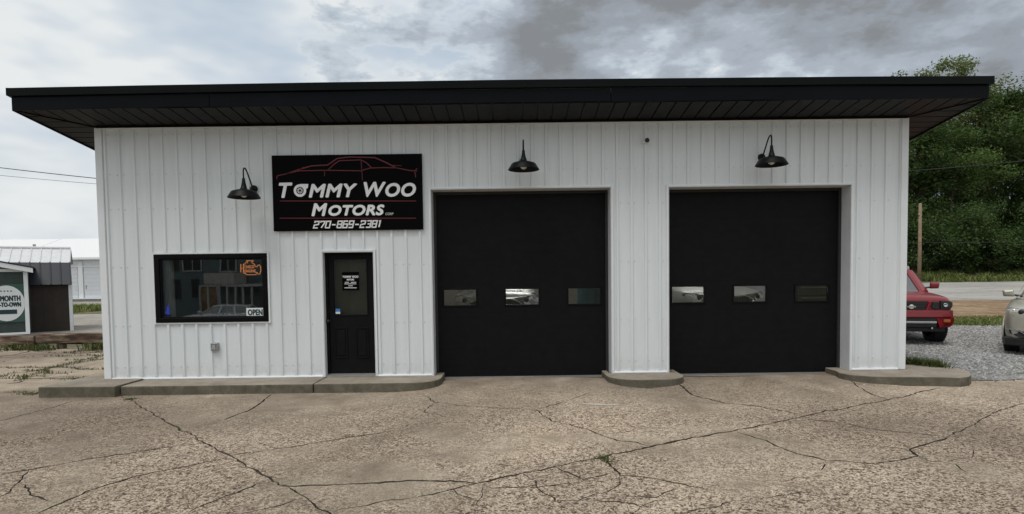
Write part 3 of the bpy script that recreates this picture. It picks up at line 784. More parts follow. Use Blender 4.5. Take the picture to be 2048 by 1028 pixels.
# ---- roof
roof = MB()
def rz(y): return ZF+0.315-SLOPE*(y+OV)
x0r, x1r = XL-OV, XR+OV
roof.prism([(-OV+0.02, rz(-OV)-0.16), (DEEP+0.5, rz(DEEP+0.5)-0.16), (DEEP+0.5, rz(DEEP+0.5)-0.01), (-OV+0.02, rz(-OV)-0.01)], 'x', x0r+0.03, x1r-0.03)
rf = roof.build('roof', 'roof_membrane', bld)
def wav(x, s, amp): return amp*(noise.noise((x*0.55, s, 0.3))+0.4*noise.noise((x*1.7, s, 2.3)))
def bow(x): 
    u = (x-(XL+XR)/2)/7.5; return 0.030*(1-u*u)
def long_band(name, mat, y0, y1, zlo, zhi, a, c, s, amp):
    n = max(2, int((c-a)/0.22)); mb = MB(); 
    for i in range(n+1):
        x = a+(c-a)*i/n; lo = zlo(x)+wav(x, s, amp); hi = zhi(x)+wav(x, s+5, amp*0.35); yy = y0+wav(x, s+9, amp*0.5)
        mb.v += [(x, yy, lo), (x, yy, hi), (x, y1, hi), (x, y1, lo)]
    for i in range(n):
        o = i*4
        for j in range(4): mb.f.append((o+j, o+4+j, o+4+(j+1) % 4, o+(j+1) % 4))
    mb.f += [(0, 1, 2, 3), (n*4+3, n*4+2, n*4+1, n*4)]
    return mb.build(name, mat, rf, 0.003, seg=1)
# fascia in lapped lengths, upper drip edge in front of it
cutsF = [x0r+0.02, -4.55, -1.5, 1.55, 4.0, x1r-0.02]
for i, (a, c) in enumerate(zip(cutsF[:-1], cutsF[1:])):
    long_band('fascia', 'black_steel', -OV-(0.0025 if i % 2 else 0), -OV+0.018, lambda x: ZF+bow(x)*0.6, lambda x: ZF+0.202+bow(x)*0.8, a+(0.02 if i % 2 else -0.004), c+(0.012 if i % 2 == 0 else 0) if i < 4 else c, 1+i*0.13, 0.015)
cutsE = [x0r-0.02, -3.2, 0.3, 3.6, x1r+0.02]
for i, (a, c) in enumerate(zip(cutsE[:-1], cutsE[1:])):
    long_band('roof_edge', 'roof_edge_steel', -OV-0.045-(0.002 if i % 2 else 0), -OV+0.018, lambda x: ZF+0.204+bow(x), lambda x: ZF+0.322+bow(x), a, c, 30+i*0.1, 0.004)
for xs0, sg in ((x0r, -1), (x1r, 1)):
    def sideband(name, mat, off, lo, hi):
        xo = xs0+sg*off; xi = xs0-sg*0.02
        mb = MB(); pts = [(-OV-(0.043 if off > 0.02 else -0.02), None), (DEEP+0.5, None)]
        ya, yb = pts[0][0], pts[1][0]
        mb.v = [(xo, ya, rz(ya)-0.315+lo), (xo, yb, rz(yb)-0.315+lo), (xo, yb, rz(yb)-0.315+hi), (xo, ya, rz(ya)-0.315+hi),
                (xi, ya, rz(ya)-0.315+lo), (xi, yb, rz(yb)-0.315+lo), (xi, yb, rz(yb)-0.315+hi), (xi, ya, rz(ya)-0.315+hi)]
        mb.f = [(0,1,2,3),(7,6,5,4),(0,4,5,1),(2,6,7,3),(1,5,6,2),(0,3,7,4)]
        mb.build(name, mat, rf, 0.003)
    sideband('fascia', 'black_steel', 0.0, 0.0, 0.202); sideband('roof_edge', 'roof_edge_steel', 0.03, 0.206, 0.32)
# soffit boards: front run, two side runs, mitred at the corners
def soffit_piece(poly):
    """poly: xy outline on the soffit plane; a board 12 mm thick, set with a gap to its neighbours"""
    mb = MB(); n = len(poly)
    if n < 3: return
    zf_ = lambda p: ZT+0.012-(p[1]*SLOPE if p[1] > 0 else p[1]*(ZF-ZT)/OV)
    mb.v = [(p[0], p[1], zf_(p)) for p in poly]+[(p[0], p[1], zf_(p)+0.014) for p in poly]
    mb.f = [tuple(range(n)), tuple(range(2*n-1, n-1, -1))]+[(i, n+i, n+(i+1) % n, (i+1) % n) for i in range(n)]
    mb.build('soffit_panel', 'black_soffit', rf)
def clip_half(poly, f):
    out = []
    for i in range(len(poly)):
        a, b_ = poly[i], poly[(i+1) % len(poly)]; fa, fb = f(a), f(b_)
        if fa >= 0: out.append(a)
        if fa*fb < 0: t = fa/(fa-fb); out.append((a[0]+(b_[0]-a[0])*t, a[1]+(b_[1]-a[1])*t))
    return out
GAP = 0.022; SP = 0.2342
x = x0r+0.03
while x < x1r-0.03:
    a, c = x+GAP, min(x+SP, x1r-0.02)
    poly = [(a, -OV+0.02), (c, -OV+0.02), (c, -0.012), (a, -0.012)]
    poly = clip_half(poly, lambda p: (p[0]-x0r)-(p[1]+OV)-0.012); 
    if len(poly) > 2: poly = clip_half(poly, lambda p: (x1r-p[0])-(p[1]+OV)-0.012)
    soffit_piece(poly); x += SP
for sg in (-1, 1):
    y = -OV+0.03
    while y < 6.0:
        a, c = y+GAP, y+SP
        xo, xi = (x0r+0.02, XL-0.02) if sg < 0 else (XR+0.02, x1r-0.02)
        poly = [(xo, a), (xi, a), (xi, c), (xo, c)]
        ff = (lambda p: -((p[0]-x0r)-(p[1]+OV))-0.012) if sg < 0 else (lambda p: -((x1r-p[0])-(p[1]+OV))-0.012)
        poly = clip_half(poly, ff); soffit_piece(poly); y += SP
for sg in (-1, 1):                                        # mitre strips and dark backing
    a = (x0r+0.02, -OV+0.02) if sg < 0 else (x1r-0.02, -OV+0.02); c = (XL, 0.0) if sg < 0 else (XR, 0.0)
    MB().tube([(a[0], a[1], ZF+0.006), (c[0], c[1], ZT+0.008)], 0.011, 6).build('mitre_strip', 'black_soffit', rf)
MB().prism([(-OV+0.021, ZF+0.03), (0.0, ZT+0.03), (6.0, soff(6.0)+0.03), (6.0, soff(6.0)+0.045), (0.0, ZT+0.045), (-OV+0.021, ZF+0.045)], 'x', x0r+0.03, x1r-0.03).build('soffit_backing', 'black_soffit', rf)
MB().box(XL+0.02, XR-0.02, -0.042, -0.0345, ZT-0.012, ZT+0.016).build('soffit_trim', 'black_soffit', rf, 0.003)

# ---- shop window
win = bpy.data.objects.new('window', None)
FW = 0.095
x0, x1, z0, z1 = WIN
wn = MB()
wn.box(x0, x1, -0.045, 0.05, z1-FW*0.8, z1).box(x0, x1, -0.045, 0.05, z0, z0+FW*0.8).box(x0, x0+FW*0.9, -0.044, 0.05, z0+FW*0.8, z1-FW*0.8).box(x1-FW*0.8, x1, -0.044, 0.05, z0+FW*0.8, z1-FW*0.8)
win = wn.build('window', 'frame_black', bld, 0.006)
xi0, xi1, zi0, zi1 = x0+FW*0.9, x1-FW*0.8, z0+FW*0.8, z1-FW*0.8
bd = MB(); w2 = 0.018
bd.box(xi0, xi1, -0.02, 0.02, zi1-w2, zi1).box(xi0, xi1, -0.02, 0.02, zi0, zi0+w2).box(xi0, xi0+w2, -0.02, 0.02, zi0+w2, zi1-w2).box(xi1-w2, xi1, -0.02, 0.02, zi0+w2, zi1-w2)
bd.build('glazing_bead', 'black_paint', win)
MB().box(xi0+0.004, xi1-0.004, 0.004, 0.009, zi0+0.004, zi1-0.004).build('pane', 'window_glass', win)
wbox('casing', 'white_trim', win, x0-0.028, x0-0.002, -0.034, 0.003, z0-0.028, z1+0.028)
wbox('casing', 'white_trim', win, x1+0.002, x1+0.028, -0.034, 0.003, z0-0.028, z1+0.028)
wbox('casing', 'white_trim', win, x0-0.001, x1+0.001, -0.033, 0.003, z1+0.002, z1+0.027)
wbox('casing', 'white_trim', win, x0-0.001, x1+0.001, -0.033, 0.003, z0-0.027, z0-0.002)
MB().box(xi0, xi1, 0.06, 0.262, zi0-0.05, zi0-0.005).build('sill', 'inner_wall', win)
cu_ = MB(); n = 14
for i in range(n+1):
    xx = xi0-0.02+0.17*i/n; yy = 0.13+0.018*math.sin(i*1.9)
    cu_.v += [(xx, yy, zi0), (xx-0.012*i/n, yy, zi1)]
cu_.f = [(2*i, 2*i+2, 2*i+3, 2*i+1) for i in range(n)]
cu_.build('curtain', 'inner_wall', win, fix=False, smooth=True)

# ---- entrance door
x0, x1, z0, z1 = DOR
DY = 0.11
dz0 = KZ+0.035
jm = MB().box(x0+0.013, x0+0.06, DY-0.03, DY+0.08, dz0, z1-0.014).box(x1-0.045, x1-0.013, DY-0.03, DY+0.08, dz0, z1-0.014).box(x0+0.06, x1-0.045, DY-0.03, DY+0.08, z1-0.05, z1-0.014)
door = jm.build('entrance_door', 'frame_black', bld, 0.004)
casing(door, (x0, x1, z0, z1), DY+0.02, KZ)
sx0, sx1, sz0, sz1 = x0+0.062, x1-0.047, dz0+0.006, z1-0.052
gx0, gx1 = wx(668, 600)+0.0, wx(734, 600)
k_ = (10+DY)/10
gx0, gx1 = gx0*k_, gx1*k_
gz0, gz1 = V(700, 629, DY).z, V(700, 519, DY).z
lf = MB()
lf.box(sx0, gx0, DY, DY+0.045, sz0, sz1).box(gx1, sx1, DY, DY+0.045, sz0, sz1).box(gx0, gx1, DY, DY+0.045, gz1, sz1).box(gx0, gx1, DY, DY+0.045, sz0, gz0)
leaf = lf.build('door_leaf', 'black_paint', door)
MB().box(gx0, gx1, DY+0.012, DY+0.018, gz0, gz1).build('pane', 'door_glass', door)
MB().box(gx0-0.05, gx1+0.05, DY+0.14, DY+0.15, gz0-0.05, gz1+0.05).build('added_backing', 'beige_wall', door)  # beige panel added behind the glass to catch daylight as a brighter office
gb = MB(); g_ = 0.022
gb.box(gx0-g_, gx1+g_, DY-0.012, DY-0.0005, gz1, gz1+g_).box(gx0-g_, gx1+g_, DY-0.012, DY-0.0005, gz0-g_, gz0).box(gx0-g_, gx0, DY-0.012, DY-0.0005, gz0, gz1).box(gx1, gx1+g_, DY-0.012, DY-0.0005, gz0, gz1)
gb.build('glazing_frame', 'black_paint', door, 0.005)
pz1, pz0 = V(700, 655, DY).z, V(700, 716, DY).z
pw = (gx1-gx0)*0.40
for px0 in (gx0-0.005, gx1-pw+0.02):
    mb = MB()
    mb.box(px0, px0+pw, DY-0.014, DY-0.0006, pz1-0.02, pz1).box(px0, px0+pw, DY-0.014, DY-0.0006, pz0, pz0+0.02).box(px0, px0+0.02, DY-0.014, DY-0.0006, pz0+0.02, pz1-0.02).box(px0+pw-0.02, px0+pw, DY-0.014, DY-0.0006, pz0+0.02, pz1-0.02)
    mb.box(px0+0.045, px0+pw-0.045, DY-0.01, DY-0.0006, pz0+0.045, pz1-0.045)
    mb.build('door_panel', 'black_paint', door, 0.007)
kb = V(656, 642, DY)
MB().lathe([(0.0, -0.07), (0.026, -0.066), (0.03, -0.045), (0.016, -0.03), (0.012, -0.008), (0.034, -0.006), (0.034, -0.001)], (kb.x+0.012, DY, kb.z), 'y', 16).build('door_knob', 'brass_dark', door, smooth=True)
MB().lathe([(0.0, -0.02), (0.024, -0.018), (0.028, -0.001)], (kb.x+0.012, DY, kb.z+0.15), 'y', 16).build('deadbolt', 'brass_dark', door, smooth=True)
MB().prism([(-0.02, KZ+0.004), (-0.02, KZ+0.02), (DY-0.02, KZ+0.036), (DY+0.08, KZ+0.036), (DY+0.08, KZ+0.004)], 'x', x0+0.014, x1-0.014).build('threshold', 'metal_strip', door)

# ---- sectional garage doors
def garage_door(o, wins, inner=0.30):
    x0, x1, _, z1 = o
    fr = MB().box(x0+0.013, x0+0.055, inner-0.045, inner-0.002, GBOT, z1-0.014).box(x1-0.055, x1-0.013, inner-0.045, inner-0.002, GBOT, z1-0.014).box(x0+0.055, x1-0.055, inner-0.045, inner-0.002, z1-0.06, z1-0.014)
    gd = fr.build('garage_door', 'rubber_seal', bld, 0.004)
    casing(gd, (x0, x1, 0, z1), inner-0.003, GBOT if False else 0.02)
    n = 6; a, c = x0+0.02, x1-0.02; zs = [GBOT+0.012+(z1+0.02-GBOT-0.012)*i/n for i in range(n+1)]
    wz0, wz1 = V(1044, 609, inner).z, V(1044, 578, inner).z
    row = min(range(n), key=lambda i: abs((zs[i]+zs[i+1])/2-(wz0+wz1)/2))
    for i in range(n):
        p, q = zs[i]+0.0003, zs[i+1]-0.0003
        # stamped long grooves: a shallow profile extruded along x
        pr = [(inner-0.0048, p), (inner-0.006, p+0.003)]
        g = 3
        for j in range(1, g+1):
            zc = p+(q-p)*j/(g+1)
            if i == row: break
            pr += [(inner-0.006, zc-0.007), (inner-0.0055, zc-0.003), (inner-0.0055, zc+0.003), (inner-0.006, zc+0.007)]
        pr += [(inner-0.006, q-0.003), (inner-0.0048, q), (inner+0.045, q), (inner+0.045, p)]
        if i != row:
            MB().prism(pr, 'x', a, c).build('door_section', 'black_paint', gd)
        else:
            mb = MB(); xc = [a]
            w = [((V(l, 594, inner).x), V(r, 594, inner).x) for l, r in wins]
            e0, e1 = wz0, wz1
            mb.box(a, c, inner-0.006, inner+0.045, p, e0).box(a, c, inner-0.006, inner+0.045, e1, q)
            cur = a
            for l, r in w: mb.box(cur, l, inner-0.006, inner+0.045, e0, e1); cur = r
            mb.box(cur, c, inner-0.006, inner+0.045, e0, e1)
            s_ = mb.build('door_section', 'black_paint', gd)
            for l, r in w:
                f = MB(); t_ = 0.028
                f.box(l-t_, r+t_, inner-0.02, inner-0.0065, e1, e1+t_).box(l-t_, r+t_, inner-0.02, inner-0.0065, e0-t_, e0).box(l-t_, l, inner-0.02, inner-0.0065, e0, e1).box(r, r+t_, inner-0.02, inner-0.0065, e0, e1)
                f.build('window_frame', 'frame_black', gd, 0.005)
                MB().box(l+0.001, r-0.001, inner+0.01, inner+0.014, e0+0.001, e1-0.001).build('pane', 'small_glass', gd)
    MB().box(a, c, inner-0.004, inner+0.04, GBOT-0.004, GBOT+0.011).build('bottom_seal', 'rubber_seal', gd)
    MB().box(x0+0.015, x1-0.015, inner-0.03, inner-0.006, 0.045, GBOT+0.002).build('sill_strip', 'metal_strip', gd)
    return gd
garage_door(GA, [(888, 952), (1012, 1077), (1137, 1201)])
garage_door(GB, [(1344, 1408), (1468, 1532), (1591, 1655)])

# ================================================================== THINGS ON THE BUILDING
# ---- gooseneck barn lamps
def barn_lamp():
    o = thing('wall_lamp', '', 'lamp', group='black gooseneck lamps on the front wall')
    MB().lathe([(0.0, -0.045), (0.035, -0.043), (0.055, -0.03), (0.062, -0.012), (0.063, 0.0), (0.0, 0.0)], (0, -0.0285, 0), 'y', 20).build('wall_plate', 'lamp_black', o, smooth=True, sharp=40)
    path = [(0, -0.05, 0), (0, -0.075, 0.012), (0, -0.11, 0.045), (0, -0.19, 0.135), (0, -0.265, 0.225), (0, -0.305, 0.262), (0, -0.345, 0.283), (0, -0.382, 0.278), (0, -0.405, 0.252), (0, -0.412, 0.21), (0, -0.412, 0.10)]
    MB().tube(path, 0.0115, 8).build('arm', 'lamp_black', o, smooth=True)
    sh = MB().lathe([(0.012, 0.118), (0.019, 0.115), (0.023, 0.10), (0.026, 0.06), (0.036, 0.01), (0.050, -0.045), (0.058, -0.055), (0.072, -0.062), (0.10, -0.068), (0.178, -0.092), (0.196, -0.108), (0.246, -0.188), (0.250, -0.192), (0.246, -0.196), (0.190, -0.112), (0.175, -0.098), (0.0, -0.075)], (0, -0.412, 0), 'z', 32).build('shade', 'lamp_black', o, smooth=True, sharp=35)
    MB().lathe([(0.028, -0.08), (0.03, -0.11), (0.05, -0.135), (0.048, -0.165), (0.02, -0.185), (0.0, -0.187)], (0, -0.412, 0), 'z', 16).build('bulb', 'lamp_inside', o, smooth=True)
    return o
l0 = barn_lamp()
for i, (p, lab) in enumerate((((508, 378), 'black gooseneck barn lamp left of the sign, the lowest of three'), ((1046, 324), 'black gooseneck barn lamp seen head-on above the left bay door'), ((1523, 315), 'black gooseneck barn lamp above the right bay door'))):
    o = l0 if i == 0 else copy_tree(l0)
    w = V(*p, y=-0.03); o.location = (w.x, 0.0, w.z); o['label'] = lab

# ---- business sign
a, c = V(543, 309.5, -0.06), V(846, 460, -0.06)
bx0, bx1 = V(545, 385, -0.06).x, V(845, 385, -0.06).x
bz1, bz0 = (V(543, 310, -0.06).z+V(844, 308, -0.06).z)/2, (V(547, 462, -0.06).z+V(846, 459.5, -0.06).z)/2
sg = MB().box(bx0, bx1, -0.058, -0.0285, bz0, bz1).build('business_sign', 'sign_black', None, 0.003)
tag(sg, 'black business sign with white lettering and a red car outline', 'sign')
def S(zx, zy):                                             # a point of the sign face
    p = V(440+zx/4.655, 290+zy/4.655, -0.061); return (p.x, p.z)
def sbox(x0, x1, y0, y1):
    a = S((x0+x1)/2, y0); b_ = S((x0+x1)/2, y1); return S(x0, (y0+y1)/2)[0], S(x1, (y0+y1)/2)[0], b_[1], a[1]
YS = -0.0595
def lettering(parts, mat, par, name='lettering', y=YS):
    for s_, box_, sh, of in parts:
        d = of*0.36; mb = MB()
        v, f = text_mesh(s_, box_[0]+d, box_[1]-d, box_[2]+d, box_[3]-d, y, sh, 0.0, 1.06)
        for i, (ex, ez) in enumerate(((0, 0), (1, 0), (-1, 0), (0, 1), (0, -1), (.7, .7), (-.7, .7), (.7, -.7), (-.7, -.7)) if of else ((0, 0),)):
            mb.add([(p[0]+ex*d, p[1]-0.00012*i, p[2]+ez*d) for p in v], f)
        mb.build(name, mat, par, fix=False)
OF = 0.030
lettering([('T', sbox(548, 676, 350, 492), 0.22, OF), ('MMY', sbox(824, 1278, 360, 488), 0.22, OF)], 'sign_white', sg)
lettering([('W', sbox(1338, 1545, 343, 484), 0.22, OF), ('OO', sbox(1538, 1825, 352, 482), 0.22, OF)], 'sign_white', sg)
lettering([('M', sbox(850, 1000, 542, 662), 0.22, OF), ('OTORS', sbox(1008, 1532, 556, 658), 0.22, OF)], 'sign_white', sg)
lettering([('CORP', sbox(1540, 1615, 630, 652), 0.15, 0.0)], 'sign_white', sg)
# turbo wheel standing for the first O
cx, cz_ = S(744, 424); r_ = (S(815, 424)[0]-S(680, 424)[0])/2*0.93
tb = MB(); n = 28
ring = lambda r: [(cx+r*math.cos(2*math.pi*i/n), YS, cz_+r*math.sin(2*math.pi*i/n)) for i in range(n)]
tb.v = ring(r_*0.56)+ring(r_*0.93); tb.f = [(i, (i+1) % n, n+(i+1) % n, n+i) for i in range(n)]
q = [S(744, 363), S(822, 363), S(818, 400), S(792, 412)]
tb.add([(p[0], YS-0.0004, p[1]) for p in q], [(0, 1, 2, 3)])
for i in range(9):
    t0 = 2*math.pi*i/9
    P = [(cx+r_*k*math.cos(t0+d), cz_+r_*k*math.sin(t0+d)) for k, d in ((0.18, 0), (0.47, 0.45), (0.45, 0.75), (0.17, 0.45))]
    tb.add([(p[0], YS, p[1]) for p in P], [(0, 1, 2, 3)])
tb.build('turbo_emblem', 'sign_white', sg, fix=False)
rc = MB()
wl_ = 0.014
for pts, w in (([(530,318),(528,296),(540,284),(620,268),(740,240),(975,235),(1320,240),(1345,228),(1400,214),(1520,210),(1640,212),(1760,236),(1835,243)], wl_),
    ([(620,267),(740,226),(850,194),(1000,186),(1040,160),(1090,125),(1200,111),(1440,117),(1540,160),(1640,212)], wl_*1.35),
    ([(1005,232),(1060,180),(1110,146),(1310,138),(1360,162),(1412,212)], wl_), ([(1312,140),(1320,240),(1326,330)], wl_*0.7), ([(975,235),(972,290)], wl_*0.7),
    ([(1835,218),(1812,240),(1822,300)], wl_), ([(1600,188),(1690,192)], wl_*0.6), ([(700,252),(780,205)], wl_*0.6)):
    rc.ribbon([S(*p) for p in pts], w, YS)
rc.build('car_outline', 'sign_red', sg, fix=False)
for zy in (521, 681): MB().ribbon([S(555, zy), S(1825, zy)], 0.012, YS).build('rule_line', 'sign_red', sg, fix=False)
# phone number in a square slanted face, drawn with strokes
DIG = {'0': [[(0,0),(0,1),(1,1),(1,0),(0,0)]], '1': [[(0.0,0.92),(0.35,1),(0.35,0)]], '2': [[(0,0.78),(0,1),(1,1),(1,0.55),(0,0.42),(0,0),(1,0)]],
 '3': [[(0,1),(1,1),(1,0),(0,0)], [(0.25,0.52),(1,0.52)]], '6': [[(1,1),(0,1),(0,0),(1,0),(1,0.54),(0,0.54)]], '7': [[(0,0.8),(0,1),(1,1),(1,0.75),(0.45,0)]],
 '8': [[(0,0),(0,1),(1,1),(1,0),(0,0)], [(0,0.52),(1,0.52)]], '9': [[(1,0.48),(0,0.48),(0,1),(1,1),(1,0),(0,0)]], '-': [[(0.05,0.46),(0.95,0.46)]]}
ph = MB(); X0, X1, Z0, Z1 = sbox(878, 1512, 708, 768); s_ = '270-869-2381'
adv = (X1-X0)/11.72
for i, ch in enumerate(s_):
    for pl in DIG[ch]:
        P = [(X0+adv*(i+p[0]*0.70)+0.028*(p[1]-0.5), Z0+(Z1-Z0)*p[1]) for p in pl]
        P = [P[0]]+[q for a_, b_ in zip(P[:-1], P[1:]) for q in (tuple(a_[k]*0.97+b_[k]*0.03 for k in (0, 1)), b_)]
        ph.ribbon(P, 0.0215, YS-0.0002*(i % 2))
ph.build('phone_number', 'sign_white', sg, fix=False)

# ---- window signs
def Wd(zx, zy, y): p = V(300+zx/6.046, 490+zy/6.046, y); return (p.x, p.z)
ny = 0.05
ne = thing('neon_sign', 'glowing orange neon engine outline in the shop window corner', 'neon sign', (V(500, 550, ny).x, ny, V(500, 550, ny).z), world=True)
out = [(1128,232),(1150,232),(1150,215),(1180,215),(1180,196),(1165,196),(1165,190),(1250,190),(1250,196),(1232,196),(1232,215),(1262,232),(1272,262),(1296,262),(1306,244),(1322,240),(1336,262),(1340,305),(1330,350),(1306,352),(1294,330),(1284,330),(1284,358),(1175,360),(1150,345),(1130,340),(1130,232)]
def tub(pts, r, nm, m): MB().tube([(Wd(*p, ny)[0], ny, Wd(*p, ny)[1]) for p in pts], r, 6).build(nm, m, ne, smooth=True)
tub(out, 0.0075, 'neon_tube', 'neon_orange'); tub([(1098,232),(1098,332)], 0.0075, 'neon_tube', 'neon_orange'); tub([(1098,282),(1128,282)], 0.006, 'neon_tube', 'neon_orange')
def wbx(x0, x1, y0, y1, y): a, b_ = Wd(x0, y0, y), Wd(x1, y1, y); return a[0], b_[0], b_[1], a[1]
lettering([('CHECK', wbx(1140, 1262, 246, 282, ny), 0, 0.006), ('ENGINE', wbx(1140, 1280, 296, 332, ny), 0, 0.006)], 'neon_orange', ne, 'lettering', ny)
op = MB(); X = wbx(1163, 1378, 762, 862, 0.0); op.box(X[0], X[1], -0.0005, 0.0035, X[2], X[3]); op = op.build('open_sign', 'paper_white')
tag(op, 'white sign reading OPEN in the corner of the shop window', 'sign')
lettering([('OPEN', wbx(1182, 1364, 778, 850, 0.0), 0, 0.016)], 'ink_teal', op, 'lettering', -0.0012)
bp = Wd(212, 800, 0.12)
bl = thing('blue_light', 'small glowing blue figure lamp in the shop window corner', 'light', (bp[0], 0.14, bp[1]-0.1), world=True)
MB().lathe([(0.0, -0.055), (0.03, -0.05), (0.042, -0.025), (0.03, 0.0), (0.016, 0.012), (0.027, 0.035), (0.024, 0.06), (0.008, 0.075), (0.006, 0.115), (0.0, 0.12)], (bp[0], 0.14, bp[1]), 'z', 12).build('glow', 'neon_blue', bl, smooth=True)
MB().lathe([(0.0, -0.105), (0.05, -0.105), (0.05, -0.06), (0.0, -0.055)], (bp[0], 0.14, bp[1]), 'z', 12).build('stand', 'black_plastic', bl)
# hours notice and sticker on the door
def Dd(zx, zy): p = V(640+zx/3.807, 490+zy/3.807, DY); return (p.x, p.z)
a, c = Dd(168, 206), Dd(298, 344); yd = DY-0.002
hs = MB().box(a[0], c[0], yd, DY+0.010, c[1], a[1]).build('door_notice', 'sign_black'); tag(hs, 'small black opening-hours notice on the entrance door glass', 'notice')
def dbx(x0, x1, y0, y1): p, q = Dd(x0, y0), Dd(x1, y1); return p[0], q[0], q[1], p[1]
lettering([('TOMMY WOO', dbx(172, 293, 234, 250), 0.15, 0.005), ('MOTORS', dbx(204, 260, 257, 270), 0.15, 0.005)], 'sign_white', hs, 'lettering', yd-0.001)
hl = MB()
for x_0, x_1, zy in ((190, 220, 284), (236, 276, 284), (186, 276, 296), (216, 250, 311), (186, 280, 326)): hl.ribbon([Dd(x_0, zy), Dd(x_1, zy)], 0.010, yd-0.001)
hl.build('small_print', 'sign_white', hs, fix=False)
a, c = Dd(118, 486), Dd(153, 524)
sk = MB().box(a[0], c[0], DY+0.006, DY+0.011, c[1], a[1]).build('door_sticker', 'sticker_blue'); tag(sk, 'small blue and white sticker low on the door glass', 'sticker')
mz = (a[1]*0.4+c[1]*0.6); MB().box(a[0], c[0], DY+0.0045, DY+0.0058, c[1], mz).build('white_half', 'paper_white', sk)

# ---- electric outlet box and camera
p = V(432, 693)
ob = thing('outlet_box', 'small grey weatherproof outlet box under the shop window', 'outlet', (p.x, 0, p.z))
MB().box(-0.058, 0.058, -0.07, -0.001, -0.068, 0.068).build('cover', 'galvanised', ob, 0.012, seg=3)
MB().box(-0.03, 0.03, -0.082, -0.0705, -0.042, 0.042).build('face_plate', 'grey_plastic', ob, 0.006)
MB().box(-0.052, 0.052, -0.085, -0.0695, 0.046, 0.06).build('hood', 'galvanised', ob, 0.003)
p = V(1293, 284)
sc_ = thing('security_camera', 'small dark security camera with white base high between the bays', 'camera', (p.x-0.04, 0, p.z))
MB().lathe([(0.0, -0.045), (0.03, -0.043), (0.04, -0.03), (0.042, -0.02)], (0, 0, 0.01), 'y', 16).build('base', 'white_trim', sc_, smooth=True)
MB().lathe([(0.0, -0.155), (0.03, -0.152), (0.036, -0.14), (0.036, -0.06), (0.025, -0.05), (0.0, -0.048)], (0.02, 0.006, -0.002), 'y', 16).build('housing', 'white_trim', sc_, smooth=True)
MB().lathe([(0.0, -0.1615), (0.034, -0.160), (0.0375, -0.148), (0.0375, -0.138)], (0.02, 0.006, -0.002), 'y', 16).build('lens', 'black_plastic', sc_, smooth=True)

# ================================================================== VEHICLES
def wheel(par, x, y, r, w, steer=0.0, side=1):
    h = r*0.62; s = side
    prof = [(h, -w/2), (r*0.9, -w/2), (r*0.985, -w*0.40), (r, -w*0.2), (r, w*0.2), (r*0.985, w*0.40), (r*0.9, w/2), (h, w/2), (h, -w/2)]
    o = MB().lathe(prof, (0, 0, 0), 'x', 36).build('wheel', 'tyre_rubber', par, smooth=True, sharp=50)
    o.location = (x, y, r); o.rotation_euler = (0, 0, steer)
    tr = MB()
    for i in range(36):
        t = 2*math.pi*i/36
        for sgn in (-1, 1):
            t2 = t+(0.087 if sgn > 0 else 0)
            P = []
            for xx, dt in ((sgn*w*0.06, 0), (sgn*w*0.44, 0.05)):
                for rr in (r*0.99, r*1.018):
                    for d in (-0.045, 0.045): P.append((xx, rr*math.cos(t2+dt+d), rr*math.sin(t2+dt+d)))
            tr.add(P, [(2, 3, 7, 6), (0, 2, 6, 4), (1, 5, 7, 3), (0, 1, 3, 2), (4, 6, 7, 5)])
    tr.build('tread', 'tyre_rubber', o, fix=False)
    rm = MB().lathe([(h*1.0, s*w*0.46), (h*0.97, s*w*0.40), (h*0.9, s*w*0.2), (h*0.3, s*w*0.16), (0, s*w*0.16)], (0, 0, 0), 'x', 30)
    for i in range(5):
        t = 2*math.pi*i/5; a = Vector((0, math.cos(t), math.sin(t))); b_ = Vector((0, -math.sin(t), math.cos(t)))
        P = []
        for k, wd, xx in ((0.12, 0.07, 0.38), (0.96, 0.045, 0.43)):
            for sgn in (-1, 1):
                for dx in (0, -0.12): P.append(Vector((s*w*(xx+dx), 0, 0))+a*h*k+b_*sgn*wd)
        rm.add(P, [(0, 2, 6, 4), (0, 4, 5, 1), (2, 3, 7, 6)])
    rm.build('rim', 'rim_alloy', o, fix=False); return o

def loft_half(stations, mirror=True):
    """stations: (y, [(x, z), ...]) half sections from the top centre line to the bottom centre line; front at y = 0"""
    mb = MB(); k = len(stations[0][1])
    for y, sec in stations:
        for x, z in sec: mb.v.append((x, y, z))
        for x, z in sec[1:-1][::-1]: mb.v.append((-x, y, z))
    n = 2*k-2
    for i in range(len(stations)-1):
        for j in range(n): mb.f.append((i*n+j, i*n+(j+1) % n, (i+1)*n+(j+1) % n, (i+1)*n+j))
    mb.f.append(tuple(range(n))); mb.f.append(tuple(range((len(stations)-1)*n, len(stations)*n))[::-1])
    return mb
def sec(w, zt, zb, sh=0.10, crown=0.02, tuck=0.06):
    """half section: crown, shoulder, side, sill"""
    return [(0, zt+crown), (w*0.5, zt+crown*0.7), (w*0.82, zt-0.005), (w*0.94, zt-sh*0.45), (w*0.985, zt-sh*1.1), (w, zt-(zt-zb)*0.42), (w*0.985, zb+(zt-zb)*0.22), (w-tuck, zb), (w*0.5, zb), (0, zb)]
def cut_arches(o, L, spots, r, w):
    for (x, y, zc) in spots:
        cu = MB().tube([(x-w, y, zc), (x+w, y, zc)], r, 28).build('cutter', 'black_plastic')
        md = o.modifiers.new('b', 'BOOLEAN'); md.operation = 'DIFFERENCE'; md.object = cu; md.solver = 'EXACT'
    bpy.context.view_layer.update()
    me = bpy.data.meshes.new_from_object(o.evaluated_get(bpy.context.evaluated_depsgraph_get()))
    cus = [md.object for md in o.modifiers if md.type == 'BOOLEAN']; o.modifiers.clear()
    o.data = me
    for c_ in cus: bpy.data.objects.remove(c_)
    me.shade_smooth(); me.set_sharp_from_angle(angle=rad(32))
